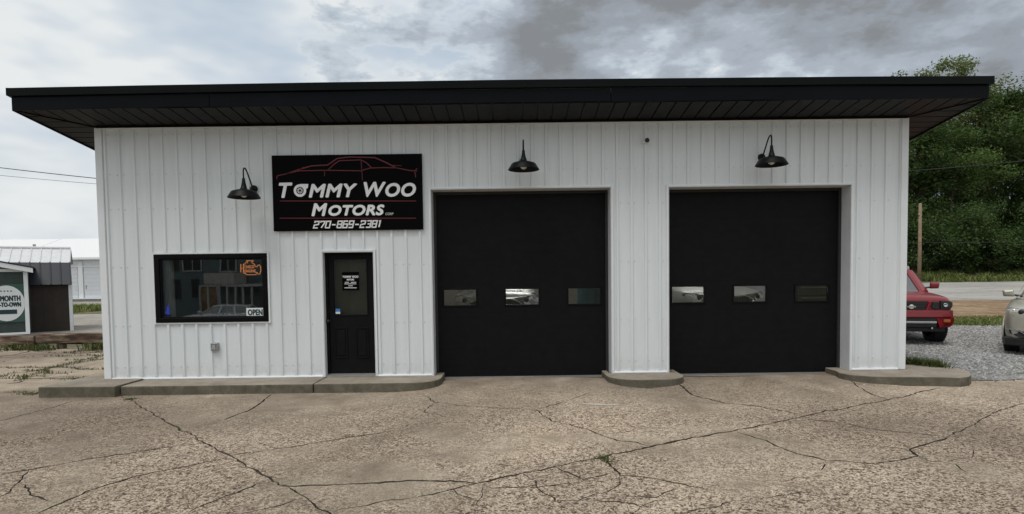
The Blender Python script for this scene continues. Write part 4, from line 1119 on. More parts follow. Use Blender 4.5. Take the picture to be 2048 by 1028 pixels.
def subdivided(mb, name, mat, par, lv=2):
    o = mb.build(name, mat, par, smooth=True); s_ = o.modifiers.new('s', 'SUBSURF'); s_.levels = lv; s_.render_levels = lv
    bpy.context.view_layer.update(); me = bpy.data.meshes.new_from_object(o.evaluated_get(bpy.context.evaluated_depsgraph_get()))
    o.modifiers.clear(); o.data = me; return o
def cabin(par, mat, rb, rt, glass='car_glass', inset=0.06):
    """pillars and roof as a frame, glass in each opening. rb, rt: matching rings (half, front centre to rear centre)"""
    n = len(rb); B = [Vector(p) for p in rb]+[Vector((-p[0], p[1], p[2])) for p in rb[::-1]]; T = [Vector(p) for p in rt]+[Vector((-p[0], p[1], p[2])) for p in rt[::-1]]
    N = len(B); fr = MB(); gl = []
    for i in range(N):
        j = (i+1) % N; q = [B[i], B[j], T[j], T[i]]
        c_ = sum(q, Vector())/4; eu = (q[1]-q[0]).length; ev = (q[3]-q[0]).length
        if eu < 0.02: continue
        du, dv = min(0.3, inset/eu), min(0.3, inset*0.8/ev)
        def at(u, v): return (q[0]*(1-u)+q[1]*u)*(1-v)+(q[3]*(1-u)+q[2]*u)*v
        if eu < 0.22: fr.add(q, [(0, 1, 2, 3)]); continue
        I = [at(du, dv*0.6), at(1-du, dv*0.6), at(1-du, 1-dv), at(du, 1-dv)]
        fr.add(q+I, [(0, 1, 5, 4), (1, 2, 6, 5), (2, 3, 7, 6), (3, 0, 4, 7)])
        nn = (q[1]-q[0]).cross(q[3]-q[0]).normalized()
        if nn.dot(c_-Vector((0, c_.y*0.0+ (B[0].y+B[n-1].y)/2, c_.z))) > 0: nn = -nn
        gl.append((i, [p+nn*0.012 for p in I]))
    cen = [Vector((0, p.y, p.z+0.035)) for p in (Vector(r) for r in rt)]
    for i in range(n-1):
        a, b_ = Vector(rt[i]), Vector(rt[i+1]); a2, b2 = Vector((-a.x, a.y, a.z)), Vector((-b_.x, b_.y, b_.z))
        fr.add([a, b_, cen[i+1], cen[i]], [(0, 1, 2, 3)]); fr.add([a2, b2, cen[i+1], cen[i]], [(0, 3, 2, 1)])
    cb = fr.build('cabin', mat, par, fix=True)
    sd_ = cb.modifiers.new('solid', 'SOLIDIFY'); sd_.thickness = 0.03; sd_.offset = 0
    for i, I in gl:
        nm = 'windshield' if i == N-1 else 'rear_window' if i == n-1 else 'side_window'
        MB().add(I, [(0, 1, 2, 3)]).build(nm, glass, cb, fix=False)
    return cb
def mirror_part(par, x, y, z, mat, s):
    o = MB().add([(0,0,-.085),(s*.2,.0,-.08),(s*.22,.0,.07),(0.02*s,.0,.085),(s*.02,.1,-.075),(s*.19,.11,-.07),(s*.2,.11,.06),(s*.03,.1,.075),(0,-.05,-.05),(s*.17,-.06,-.05),(s*.18,-.06,.04),(s*.02,-.05,.05)],
        [(0,1,2,3)[::-1],(4,5,6,7),(0,4,5,1)[::-1],(1,5,6,2)[::-1],(2,6,7,3)[::-1],(3,7,4,0)[::-1],(8,9,10,11)[::-1],(0,1,9,8),(1,2,10,9),(2,3,11,10),(3,0,8,11)]).build('mirror', mat, par, 0.02, seg=3)
    o.location = (x, y, z)
    MB().tube([(0.02*s, 0.05, -0.05), (-0.12*s, 0.06, -0.07)], 0.022, 8).build('mirror_arm', 'black_plastic', o)
    return o

def build_pickup(loc, rz_):
    o = thing('pickup_truck', 'red crew-cab pickup truck facing the viewer beside the garage', 'pickup', loc, rz_)
    P = 'red_paint'; W = 0.925
    st = [(0.02, sec(W*0.86, 1.06, 0.62, 0.06, 0.0, 0.03)), (0.06, sec(W*0.90, 1.13, 0.60, 0.08, 0.015, 0.03)), (0.18, sec(W*0.945, 1.17, 0.58, 0.09, 0.03, 0.03)), (0.5, sec(W*0.985, 1.20, 0.55, 0.10, 0.035)), (0.95, sec(W, 1.23, 0.52, 0.10, 0.035)), (1.32, sec(W, 1.25, 0.50, 0.09, 0.02)),
          (1.5, sec(W, 1.25, 0.50, 0.06, 0.0)), (3.3, sec(W, 1.26, 0.50, 0.06, 0.0)), (3.7, sec(W, 1.26, 0.52, 0.06, 0.0)), (5.15, sec(W*0.98, 1.26, 0.58, 0.06, 0.0)), (5.22, sec(W*0.95, 1.24, 0.62, 0.06, 0.0))]
    body = subdivided(loft_half(st), 'body', P, o, 2)
    cut_arches(body, 5.2, [(s*0.85, 0.92, 0.42) for s in (-1, 1)]+[(s*0.85, 4.15, 0.42) for s in (-1, 1)], 0.50, 0.32)
    for s in (-1, 1):
        for y in (0.92, 4.15):
            MB().tube([(s*0.915, y+0.525*math.cos(rad(a)), 0.42+0.525*math.sin(rad(a))) for a in range(-4, 185, 8)], 0.038, 8).build('fender_flare', P, body, smooth=True)
        wheel(o, s*0.785, 0.92, 0.40, 0.29, rad(5), s); wheel(o, s*0.785, 4.15, 0.40, 0.29, 0, s)
    cabin(o, P, [(0.62, 1.22, 1.235), (0.78, 1.36, 1.245), (0.83, 2.35, 1.255), (0.83, 3.3, 1.255), (0.55, 3.42, 1.255)], [(0.50, 1.98, 1.79), (0.62, 2.04, 1.795), (0.645, 2.5, 1.82), (0.64, 3.12, 1.81), (0.48, 3.2, 1.80)])
    for s in (-1, 1):
        MB().tube([(s*0.56, 2.1, 1.83), (s*0.56, 2.14, 1.90), (s*0.56, 3.0, 1.90), (s*0.56, 3.05, 1.83)], 0.022, 8).build('roof_rail', 'grey_plastic', o)
    MB().box(-0.55, 0.55, 2.0, 2.06, 1.80, 1.87).build('light_bar', 'grey_plastic', o, 0.015)
    MB().box(-0.86, 0.86, 0.3, 5.0, 0.42, 0.56).build('chassis', 'black_plastic', o, 0.03)
    # nose: grille openings, lamps, bumper
    gr = MB().add([(-0.34,-.012,1.06),(0.34,-.012,1.06),(0.26,-.012,0.80),(-0.26,-.012,0.80),(-0.34,.10,1.06),(0.34,.10,1.06),(0.26,.10,0.80),(-0.26,.10,0.80)], [(0,1,2,3),(0,4,5,1),(1,5,6,2),(2,6,7,3),(3,7,4,0)]).build('grille', 'black_plastic', o)
    for zz in (0.86, 0.93, 1.0): MB().box(-0.3, 0.3, -0.022, -0.010, zz-0.008, zz+0.008).build('grille_bar', 'black_plastic', gr)
    MB().lathe([(0.0, -0.03), (0.055, -0.028), (0.06, -0.02)], (0, 0, 0.93), 'y', 20).build('emblem', 'chrome', gr)
    MB().box(-0.09, 0.09, -0.034, -0.02, 0.915, 0.945).build('emblem_bar', 'chrome', gr)
    for s in (-1, 1):
        q = [(0.36,1.06),(0.43,1.065),(0.335,0.80),(0.275,0.80)]
        MB().add([(s*x, -.028, z) for x, z in q]+[(s*x, .09, z) for x, z in q], [(0,1,2,3),(0,4,5,1),(1,5,6,2),(2,6,7,3),(3,7,4,0)]).build('grille_strut', P, o, 0.012)
        q = [(0.44,1.045),(0.575,1.045),(0.575,0.875),(0.50,0.865),(0.42,0.90)]
        MB().prism([(s*x, z) for x, z in q], 'y', -0.012, 0.08).build('side_grille', 'black_plastic', o, 0.01)
        q = [(0.60,1.07,-.005),(0.80,1.06,.05),(0.90,1.04,.20),(0.905,0.92,.20),(0.82,0.875,.035),(0.60,0.875,-.008)]
        hl_ = MB().add([(s*x, y-0.012, z) for x, z, y in q]+[(s*x*0.96, y+.1, z) for x, z, y in q], [(0,1,4,5),(1,2,3,4)]+[(i,(i+1)%6,6+(i+1)%6,6+i) for i in range(6)]).build('headlight', 'black_plastic', o, 0.006)
        MB().lathe([(0.0, -0.02), (0.035, -0.022), (0.044, -0.03), (0.046, -0.01)], (s*0.70, 0.0, 0.97), 'y', 18).build('reflector', 'lamp_reflector', hl_, smooth=True)
        MB().add([(s*.86,.085,1.03),(s*.915,.185,1.03),(s*.918,.185,.93),(s*.865,.08,.91)], [(0,1,2,3)]).build('turn_signal', 'amber', hl_)
        mirror_part(o, s*0.83, 1.40, 1.41, P, s)
    bp_ = MB()
    bq = [(0.0, -0.075), (0.35, -0.07), (0.62, -0.045), (0.80, 0.02), (0.905, 0.13), (0.93, 0.36)]
    def band(mb, z0, z1, off0=0.0, off1=0.0):
        pts = [(-x, y) for x, y in bq[::-1]]+bq[1:]; n = len(pts)
        mb.v_ = None; o_ = len(mb.v)
        for x, y in pts: mb.v += [(x, y+off0, z0), (x, y+off1, z1), (x*0.95, y+0.1, z1), (x*0.95, y+0.1, z0)]
        for i in range(n-1):
            for j in range(4): mb.f.append((o_+i*4+j, o_+i*4+(j+1) % 4, o_+i*4+4+(j+1) % 4, o_+i*4+4+j))
    band(bp_, 0.68, 0.845, -0.015, 0.02); bp_.build('bumper', P, o, 0.015)
    for s in (-1, 1):
        q = [(0.50, 0.68), (0.58, 0.43), (0.88, 0.47), (0.925, 0.60), (0.92, 0.69)]
        cp = MB().add([(s*x, (-0.06 if x < 0.6 else 0.10 if x > 0.87 else 0.02), z) for x, z in q]+[(s*x*0.95, 0.3, z) for x, z in q], [(0,1,2,3,4)]+[(i,(i+1)%5,5+(i+1)%5,5+i) for i in range(5)]).build('bumper_corner', P, o, 0.012)
        MB().box(min(s*0.66, s*0.80), max(s*0.66, s*0.80), -0.04, 0.03, 0.56, 0.63).build('fog_lamp', 'amber', cp, 0.012)
    MB().box(-0.52, 0.52, -0.05, 0.12, 0.44, 0.69).build('lower_intake', 'black_plastic', o, 0.02)
    MB().tube([(-0.5, -0.07, 0.56), (0.5, -0.07, 0.56)], 0.028, 8).build('skid_bar', 'grey_plastic', o)
    MB().box(-0.72, 0.72, 0.05, 0.3, 0.33, 0.44).build('skid_plate', 'black_plastic', o, 0.02)
    MB().lathe([(0.0, -0.06), (0.02, -0.058), (0.022, 0.0)], (0.42, 0.0, 0.42), 'y', 10).build('tow_hook', 'chrome', o)
    MB().box(-0.7, 0.7, 1.5, 3.4, 0.6, 1.15).build('seats', 'car_interior', o, 0.05)
    return o

def build_suv(name, label, P, loc, rz_, group=None, chrome=True, scale=1.0):
    o = thing(name, label, 'suv', loc, rz_, group)
    W = 0.945
    st = [(0.03, sec(W*0.74, 0.90, 0.36, 0.06, 0.0, 0.05)), (0.08, sec(W*0.82, 0.97, 0.32, 0.08, 0.015, 0.05)), (0.22, sec(W*0.91, 1.02, 0.28, 0.10, 0.03, 0.05)), (0.5, sec(W*0.975, 1.06, 0.26, 0.12, 0.04)), (0.95, sec(W, 1.10, 0.25, 0.12, 0.045)), (1.35, sec(W, 1.135, 0.25, 0.10, 0.03)),
          (1.6, sec(W, 1.15, 0.25, 0.06, 0.0)), (3.3, sec(W, 1.17, 0.25, 0.06, 0.0)), (4.2, sec(W*0.98, 1.17, 0.27, 0.06, 0.0)), (4.62, sec(W*0.93, 1.10, 0.32, 0.08, 0.0)), (4.72, sec(W*0.86, 1.0, 0.38, 0.08, 0.0))]
    body = subdivided(loft_half(st), 'body', P, o, 2)
    cut_arches(body, 4.7, [(s*0.9, 0.93, 0.36) for s in (-1, 1)]+[(s*0.9, 3.75, 0.36) for s in (-1, 1)], 0.415, 0.30)
    for s in (-1, 1):
        wheel(o, s*0.815, 0.93, 0.355, 0.25, 0, s); wheel(o, s*0.815, 3.75, 0.355, 0.25, 0, s)
        for y in (0.93, 3.75): MB().tube([(s*0.935, y+0.425*math.cos(rad(a)), 0.36+0.425*math.sin(rad(a))) for a in range(-12, 193, 8)], 0.018, 6).build('arch_trim', P, body, smooth=True)
        MB().box(min(s*.90, s*.945), max(s*.90, s*.945), 1.4, 3.3, 0.26, 0.36).build('sill', 'black_plastic', body, 0.02)
    cabin(o, P, [(0.60, 1.22, 1.125), (0.80, 1.42, 1.145), (0.86, 2.45, 1.165), (0.85, 3.45, 1.17), (0.80, 4.3, 1.17), (0.55, 4.5, 1.165)], [(0.48, 2.02, 1.60), (0.60, 2.08, 1.605), (0.66, 2.6, 1.64), (0.66, 3.35, 1.635), (0.62, 3.95, 1.60), (0.45, 4.05, 1.59)])
    MB().box(-0.72, 0.72, 1.6, 4.2, 0.5, 1.05).build('seats', 'car_interior', o, 0.05)
    MB().box(-0.8, 0.8, 0.3, 4.4, 0.22, 0.4).build('underbody', 'black_plastic', o, 0.03)
    fy = lambda x: 0.015+0.05*(x/0.5)**2*0.9+ (0.10*max(0, x-0.55)/0.3)
    for s in (-1, 1):
        # split-wing grille of upright slats, swept lamps
        gq = [(0.03, 0.92), (0.30, 0.93), (0.50, 0.86), (0.40, 0.72), (0.20, 0.66), (0.05, 0.66)]
        g_ = MB().add([(s*x, fy(x)-0.035, z) for x, z in gq]+[(s*x, fy(x)+.12, z) for x, z in gq], [tuple(range(6))]+[(i,(i+1)%6,6+(i+1)%6,6+i) for i in range(6)]).build('grille', 'black_plastic', o)
        for i in range(9):
            x = 0.06+i*0.048; zt = 0.915 if x < 0.3 else 0.92-(x-0.3)*0.32; zb_ = 0.67 if x < 0.2 else 0.67+(x-0.2)*0.3
            MB().box(min(s*x, s*(x+.018)), max(s*x, s*(x+.018)), fy(x)-0.055, fy(x)-0.02, zb_, zt).build('grille_slat', 'chrome', g_)
        MB().tube([(s*x, fy(x)-0.045, z) for x, z in gq]+[(s*gq[0][0], fy(0)-0.045, gq[0][1])], 0.013, 6).build('grille_surround', 'chrome', g_)
        q = [(0.36,0.955,.03),(0.60,0.985,.09),(0.83,1.0,.30),(0.855,0.955,.30),(0.74,0.86,.10),(0.53,0.83,.04),(0.46,0.87,.03)]
        h_ = MB().add([(s*x, y-0.008, z) for x, z, y in q]+[(s*x*.96, y+.12, z) for x, z, y in q], [(0,1,5,6),(1,2,3,4),(1,4,5)]+[(i,(i+1)%7,7+(i+1)%7,7+i) for i in range(7)]).build('headlight', 'lamp_reflector', o, 0.004)
        MB().lathe([(0.0, -0.03), (0.045, -0.028), (0.055, -0.015), (0.058, 0.02)], (s*0.60, 0.075, 0.905), 'y', 18).build('projector', 'black_plastic', h_, smooth=True)
        MB().lathe([(0.0, -0.03), (0.032, -0.028), (0.036, 0.02)], (s*0.72, 0.15, 0.93), 'y', 14).build('projector', 'chrome', h_, smooth=True)
        q = [(0.46,0.50,.0),(0.80,0.545,.13),(0.78,0.46,.12),(0.60,0.38,.03),(0.48,0.38,.0)]
        f_ = MB().add([(s*x, y-0.02, z) for x, z, y in q]+[(s*x*.96, y+.1, z) for x, z, y in q], [tuple(range(5))]+[(i,(i+1)%5,5+(i+1)%5,5+i) for i in range(5)]).build('fog_recess', 'black_plastic', o)
        MB().tube([(s*0.82, 0.12, 0.56), (s*0.62, 0.02, 0.53), (s*0.46, -0.03, 0.42), (s*0.2, -0.04, 0.39)], 0.014, 6).build('chrome_strip', 'chrome', f_)
        mirror_part(o, s*0.83, 1.42, 1.27, P, s)
    lb = MB(); pts = [(-0.93, .42), (-0.86, .16), (-0.66, 0.02), (-0.4, -0.035), (0, -0.05), (0.4, -0.035), (0.66, 0.02), (0.86, .16), (0.93, .42)]
    for x, y in pts: lb.v += [(x, y, 0.22), (x, y-0.01, 0.36), (x*0.94, y+.12, 0.38), (x*.94, y+.12, 0.2)]
    for i in range(len(pts)-1):
        for j in range(4): lb.f.append((i*4+j, i*4+(j+1) % 4, i*4+4+(j+1) % 4, i*4+4+j))
    lb.build('lower_bumper', 'black_plastic', o, 0.01)
    MB().box(-0.42, 0.42, -0.045, 0.05, 0.40, 0.56).build('lower_intake', 'black_plastic', o, 0.02)
    if chrome: MB().lathe([(0.0, -0.045), (0.04, -0.04), (0.045, -0.01)], (0, 0, 0.82), 'y', 12).build('emblem', 'chrome', o)
    return o

def place_front(local, px, py, rz_):
    """base position so that a point of the vehicle's plan stands on the ground where the photo shows it"""
    g = G(px, py, 0.06); z = terr(g.x, g.y)+0.014; g = G(px, py, z)
    c_, s_ = math.cos(rz_), math.sin(rz_)
    return (g.x-(local[0]*c_-local[1]*s_), g.y-(local[0]*s_+local[1]*c_), z)
ra = rad(-17); trk = build_pickup(place_front((0.80, 0.80), 1873, 685, ra), ra)
ra = rad(-45); suv = build_suv('suv', 'champagne suv with chrome grille parked on gravel, cut by the right edge', 'champagne_paint', place_front((-0.82, 0.85), 2022, 703, ra), ra)
# vehicles in the bays, seen through the small door panes
build_suv('suv', 'silver suv standing in the left bay behind the door panes', 'silver_paint', (-0.30, 1.55, GBOT+0.36), rad(-6))
build_suv('suv', 'white suv standing in the right bay behind the door panes', 'white_paint', (4.25, 1.6, GBOT+0.36), rad(8))
for cx_, rz_, lab in ((-0.30, -6, 'left'), (4.25, 8, 'right')):
    rp = thing('lift_platform', 'low steel lift platform under the vehicle in the %s bay' % lab, 'lift', (cx_, 1.6, GBOT), rad(rz_), 'vehicle lifts in the bays')
    for s in (-1, 1):
        MB().box(s*0.82-0.2, s*0.82+0.2, 0.3, 4.4, 0.27, 0.36).build('runway', 'galvanised', rp, 0.01)
        for y in (0.8, 3.9): MB().box(s*0.82-0.1, s*0.82+0.1, y-0.1, y+0.1, 0.0, 0.27).build('leg', 'galvanised', rp)
dr = thing('plastic_drum', 'teal plastic drum standing behind the left bay door', 'drum', (1.50, 1.05, GBOT))
MB().lathe([(0, 0), (0.28, 0), (0.29, 0.03), (0.28, 0.5), (0.30, 0.52), (0.30, 0.56), (0.28, 0.58), (0.28, 1.1), (0.30, 1.12), (0.30, 1.17), (0.27, 1.20), (0.27, 1.72), (0.0, 1.73)], (0, 0, 0), 'z', 24).build('barrel', 'teal_plastic', dr, smooth=True, sharp=40)
MB().lathe([(0.0, 1.76), (0.05, 1.76), (0.05, 1.73)], (0.12, 0, 0), 'z', 12).build('bung', 'black_plastic', dr)
tcb = thing('tool_cabinet', 'dark tool cabinet with drawers behind the right bay door', 'cabinet', (5.78, 1.5, GBOT))
MB().box(-0.42, 0.42, -0.25, 0.25, 0.12, 1.52).build('carcass', 'black_plastic', tcb, 0.01)
for k in range(7):
    d_ = MB().box(-0.39, 0.39, -0.275, -0.251, 0.16+k*0.19, 0.33+k*0.19).build('drawer', 'cabinet_grey', tcb, 0.006)
    MB().box(-0.34, 0.34, -0.292, -0.2755, 0.295+k*0.19, 0.315+k*0.19).build('handle', 'galvanised', d_)
for sx2 in (-0.34, 0.34):
    for sy2 in (-0.18, 0.18): MB().lathe([(0, -0.02), (0.05, -0.02), (0.06, 0), (0.05, 0.02), (0, 0.02)], (sx2, sy2, 0.06), 'x', 14).build('castor', 'tyre_rubber', tcb)
MB().box(-0.3, 0.1, -0.15, 0.15, 1.521, 1.66).build('tool_tray', 'galvanised', tcb, 0.01)
for (fx, fy_) in ((0.1, 0.95), (0.1, 4.2), (4.2, 0.95), (4.2, 4.2)):
    ft = thing('strip_light', 'lit ceiling strip light inside the %s bay, %s' % ('left' if fx < 2 else 'right', 'near the door' if fy_ < 2 else 'at the back'), 'light', (fx, fy_, 2.95), group='strip lights inside the bays')
    MB().box(-0.62, 0.62, -0.07, 0.07, 0.0, 0.06).build('fixture', 'white_trim', ft)
    MB().tube([(-0.58, 0, -0.03), (0.58, 0, -0.03)], 0.022, 8).build('tube', 'strip_white', ft)

# ================================================================== LEFT BACKGROUND
# ---- weathered timber rail on short posts
by = 6.25
tr_ = thing('timber_rail', 'long weathered timber rail on short posts by the sheds', 'rail', (-14, by, 0), world=True)
segs = [(-30, -21.2), (-21.15, -16.6), (-16.55, -12.85), (-12.8, -7.2)]
for i, (a, c) in enumerate(segs):
    n = 14; mb = MB(); dz = [0.10, 0.08, 0.10, 0.14][i]
    for k in range(n+1):
        x = a+(c-a)*k/n; w1 = 0.02*noise.noise((x*1.3, i, 0)); w2 = 0.03*noise.noise((x*1.7, i, 4))
        mb.v += [(x, by-0.13+w1, dz+0.02+w2), (x, by-0.13+w1, dz+0.27+w2*0.6), (x, by+0.12, dz+0.28+w1), (x, by+0.12, dz+0.02)]
    for k in range(n):
        for j in range(4): mb.f.append((k*4+j, k*4+(j+1) % 4, k*4+4+(j+1) % 4, k*4+4+j))
    mb.f += [(0, 1, 2, 3), (n*4+3, n*4+2, n*4+1, n*4)]
    mb.build('timber', 'weathered_timber', tr_, 0.02)
for x in (-28, -24.5, -20.8, -17.6, -13.0, -12.2, -9.4): MB().box(x-0.09, x+0.09, by-0.09, by+0.09, -0.05, 0.125).build('post', 'bark', tr_, 0.015)

def ribbed_roof(par, A, B, C_, D_, mat, n, thick=0.03, name='roof_sheet'):
    """sloping sheet A-B (low edge) to D-C (high edge) with standing ribs"""
    A, B, C_, D_ = map(Vector, (A, B, C_, D_)); up = (B-A).cross(D_-A).normalized()
    if up.z < 0: up = -up
    r = MB().add([A, B, C_, D_, A-up*thick, B-up*thick, C_-up*thick, D_-up*thick], [(0, 1, 2, 3), (7, 6, 5, 4), (0, 4, 5, 1), (1, 5, 6, 2), (2, 6, 7, 3), (3, 7, 4, 0)]).build(name, mat, par)
    for i in range(n+1):
        t = i/n; p, q = A.lerp(B, t), D_.lerp(C_, t); d = (B-A).normalized()*0.022
        MB().add([p-d, p+d, q+d, q-d, p-d*.5+up*.03, p+d*.5+up*.03, q+d*.5+up*.03, q-d*.5+up*.03], [(4, 5, 6, 7), (0, 1, 5, 4), (1, 2, 6, 5), (2, 3, 7, 6), (3, 0, 4, 7)]).build('roof_rib', mat, r)
    return r
# ---- brown barn-roofed shed
sy = 12.4
p = lambda px, py, y: V(px, py, y)
xr = p(139, 620, sy).x; xl = xr-7.0
zb_ = p(100, 664, sy).z; zw = p(100, 566, sy).z; zm = p(100, 526, sy+0.35).z; zr_ = p(100, 499, sy+1.5).z
print('shedB', xr, zb_, zw, zm, zr_)
sh = thing('barn_shed', 'brown portable shed with dark barn roof standing left of the garage', 'shed', (xr, sy, 0), rad(34), world=True)
wbB = MB().prism([(sy, zb_), (sy+3, zb_), (sy+3, zw), (sy+2.65, zm), (sy+1.5, zr_-0.06), (sy+0.35, zm-0.04), (sy, zw)], 'x', xl, xr).build('wall', 'shed_brown', sh)
for i in range(24):
    x = xl+0.15+i*0.29
    if x < xr-0.1: MB().box(x, x+0.012, sy-0.008, sy-0.001, zb_, zw-0.02).build('siding_seam', 'shed_brown', wbB)
ribbed_roof(sh, (xl-0.05, sy-0.22, zw-0.06), (xr+0.10, sy-0.22, zw-0.06), (xr+0.06, sy+0.35, zm), (xl-0.05, sy+0.35, zm), 'navy_roof', 24)
ribbed_roof(sh, (xl-0.05, sy+0.33, zm+0.01), (xr+0.06, sy+0.33, zm+0.01), (xr+0.05, sy+1.5, zr_), (xl-0.05, sy+1.5, zr_), 'sky_glare_roof', 24)  # upper slope: same dark metal, painted pale as sky glare
ribbed_roof(sh, (xl-0.05, sy+2.67, zm+0.01), (xr+0.06, sy+2.67, zm+0.01), (xr+0.05, sy+1.5, zr_), (xl-0.05, sy+1.5, zr_), 'sky_glare_roof', 24)
MB().tube([(xl-0.05, sy+1.5, zr_+0.03), (xr+0.06, sy+1.5, zr_+0.03)], 0.05, 8).build('ridge_cap', 'sky_glare_roof', sh)
MB().box(xr-0.004, xr+0.10, sy-0.03, sy+0.10, zb_, zw-0.02).build('corner_trim', 'white_trim', sh, 0.004)
for x in (xl+0.3, xl+3.4, xr-0.3): MB().box(x-0.05, x+0.05, sy, sy+3, -0.04, zb_).build('skid', 'bark', sh)
# vent pipe on the far storage roof comes with the storage building below
# ---- green gabled shed with a round banner, in front of the brown one
gy = 10.6
xg = p(57, 600, gy).x; xg0 = xg-3.7; zg0 = p(50, 668, gy).z; zge = p(50, 536, gy).z; zgr = zge+0.42
print('shedA', xg, zg0, zge)
ga = thing('gabled_shed', 'dark green gabled shed with white trim and a round banner', 'shed', (xg, gy, 0), rad(37), world=True)
xm = (xg+xg0)/2
gw = MB().prism([(xg0, zg0+0.06), (xg, zg0+0.06), (xg, zge), (xm, zgr), (xg0, zge)], 'y', gy, gy+1.6).build('wall', 'shed_green', ga)
for i in range(16):
    x = xg0+0.12+i*0.23
    if x < xg-0.1: MB().box(x, x+0.014, gy-0.008, gy-0.001, zg0+0.07, zge-0.02).build('siding_seam', 'shed_green', gw)
MB().box(xg-0.11, xg+0.004, gy-0.03, gy+0.10, zg0+0.06, zge-0.01).build('corner_trim', 'white_trim', ga, 0.004)
MB().box(xg0-0.004, xg0+0.11, gy-0.03, gy+0.10, zg0+0.06, zge-0.01).build('corner_trim', 'white_trim', ga, 0.004)
MB().box(xg0, xg, gy-0.035, gy-0.004, zg0, zg0+0.075).build('base_board', 'white_trim', ga, 0.004)
MB().box(xg0+0.12, xg-0.12, gy-0.028, gy-0.004, zge-0.13, zge-0.03).build('frieze', 'white_trim', ga, 0.004)
for s in (-1, 1):
    e = xm+s*(1.85+0.16); ze = zge-0.42*0.16/1.85
    MB().prism([(xm, zgr+0.03), (e, ze+0.03), (e, ze-0.13), (xm, zgr-0.13)], 'y', gy-0.22, gy-0.16).build('barge_board', 'white_trim', ga, 0.004)
    MB().prism([(xm, zgr+0.08), (e+s*0.03, ze+0.07), (e+s*0.03, ze+0.035), (xm, zgr+0.035)], 'y', gy-0.24, gy+1.7).build('roof_sheet', 'navy_roof', ga)
for x in (xg0+0.3, xm, xg-0.3): MB().box(x-0.05, x+0.05, gy, gy+1.6, -0.04, zg0+0.06).build('skid', 'bark', ga)
def p(px, py, y):                              # the shed front is turned to the viewer, so its lengths shrink towards the corner
    v = V(px, py, y); return Vector((xg-(xg-v.x)*0.78, v.y, v.z))
bz0, bz1 = p(40, 643, gy).z, p(40, 568, gy).z; bx1 = p(47, 600, gy-.03).x
bn = thing('banner', 'green banner with a white disc and dark lettering on the green shed', 'banner', (xg, gy, 0), rad(37), world=True)
MB().box(bx1-2.2, bx1, gy-0.034, gy-0.029, bz0, bz1).build('cloth', 'banner_green', bn)
yb = gy-0.036
cxp = p(14, 606, gy).x; czp = p(14, 606, gy).z; rr_ = p(50, 606, gy).x-cxp; rz2 = (p(14, 571, gy).z-p(14, 641, gy).z)/2
n = 40
dk = MB().add([(cxp+rr_*math.cos(2*math.pi*i/n), yb, czp+rz2*math.sin(2*math.pi*i/n)) for i in range(n)], [tuple(range(n))]).build('disc', 'paper_white', bn, fix=False)
def bb(x0, x1, y0, y1): a_, c_ = p(x0, y0, yb), p(x1, y1, yb); return a_.x, c_.x, c_.z, a_.z
lettering([('MONTH', bb(-1, 40, 591, 602), 0, 0.03)], 'ink_teal', bn, 'lettering', yb-0.003)
lettering([('-TO-OWN', bb(-2, 41, 604, 613), 0, 0.03)], 'ink_teal', bn, 'lettering', yb-0.003)
X = bb(-14, 33, 619, 627); MB().box(X[0], X[1], yb-0.005, yb-0.002, X[2], X[3]).build('dark_bar', 'ink_teal', bn)
for i in range(5):
    c_ = p(-5+i*6.5, 582, yb); mbs = MB()
    pts = [(c_.x+0.035*(1 if k % 2 == 0 else 0.42)*math.sin(k*math.pi/5), yb-0.003, c_.z+0.035*(1 if k % 2 == 0 else 0.42)*math.cos(k*math.pi/5)) for k in range(10)]
    mbs.add(pts, [tuple(range(10))]).build('star', 'ink_teal', bn, fix=False)
p = lambda px, py, y: V(px, py, y)
# ---- long white storage building
py_ = 48.0
zf_ = p(170, 597, py_).z; zd = p(170, 534, py_).z; ze = p(170, 516, py_).z; zr2 = p(100, 478, py_+6).z
print('storage', zf_, zd, ze, zr2)
stb = thing('storage_building', 'long low white storage building with roller doors behind the sheds', 'building', (-50, py_+6, 0), world=True)
XA, XB = -95.0, -24.0
MB().prism([(py_+0.12, -0.1), (py_+12, -0.1), (py_+12, ze), (py_+6, zr2-0.1), (py_+0.12, ze)], 'x', XA, XB).build('wall', 'storage_white', stb)
MB().box(XA, XB, py_-0.4, py_+0.12, -0.1, zf_-0.05).build('foundation', 'block_wall', stb)
MB().box(XA, XB, py_-0.5, py_+0.11, zf_-0.05, zf_+0.04).build('door_sill', 'white_trim', stb)
px0 = p(168, 560, py_).x
for i in range(-14, 6):
    a = px0+i*3.1
    if a < XA+0.3 or a+2.6 > XB-0.2: continue
    d = MB().box(a, a+2.45, py_+0.06, py_+0.119, zf_+0.041, zd).build('roller_door', 'storage_door', stb)
    for k in range(8): MB().box(a, a+2.45, py_+0.045, py_+0.059, zf_+0.06+k*(zd-zf_)/8, zf_+0.06+(k+0.93)*(zd-zf_)/8-0.02).build('door_slat', 'storage_door', d)
    MB().box(a+0.12, a+0.2, py_+0.02, py_+0.045, zf_+0.9, zf_+1.3).build('latch', 'galvanised', d)
    MB().box(a-0.55, a-0.10, py_-0.02, py_+0.119, zf_+0.041, ze-0.35).build('pilaster', 'storage_white', stb)
    MB().box(a-0.09, a+2.54, py_+0.0, py_+0.119, zd+0.001, zd+0.12).build('door_head', 'storage_white', stb)
MB().box(XA-0.3, XB+0.3, py_-0.35, py_+0.118, ze-0.16, ze+0.06).build('gutter', 'white_trim', stb, 0.02)
ribbed_roof(stb, (XA-0.3, py_-0.3, ze+0.07), (XB+0.3, py_-0.3, ze+0.07), (XB+0.3, py_+6, zr2), (XA-0.3, py_+6, zr2), 'storage_roof', 6, 0.06)
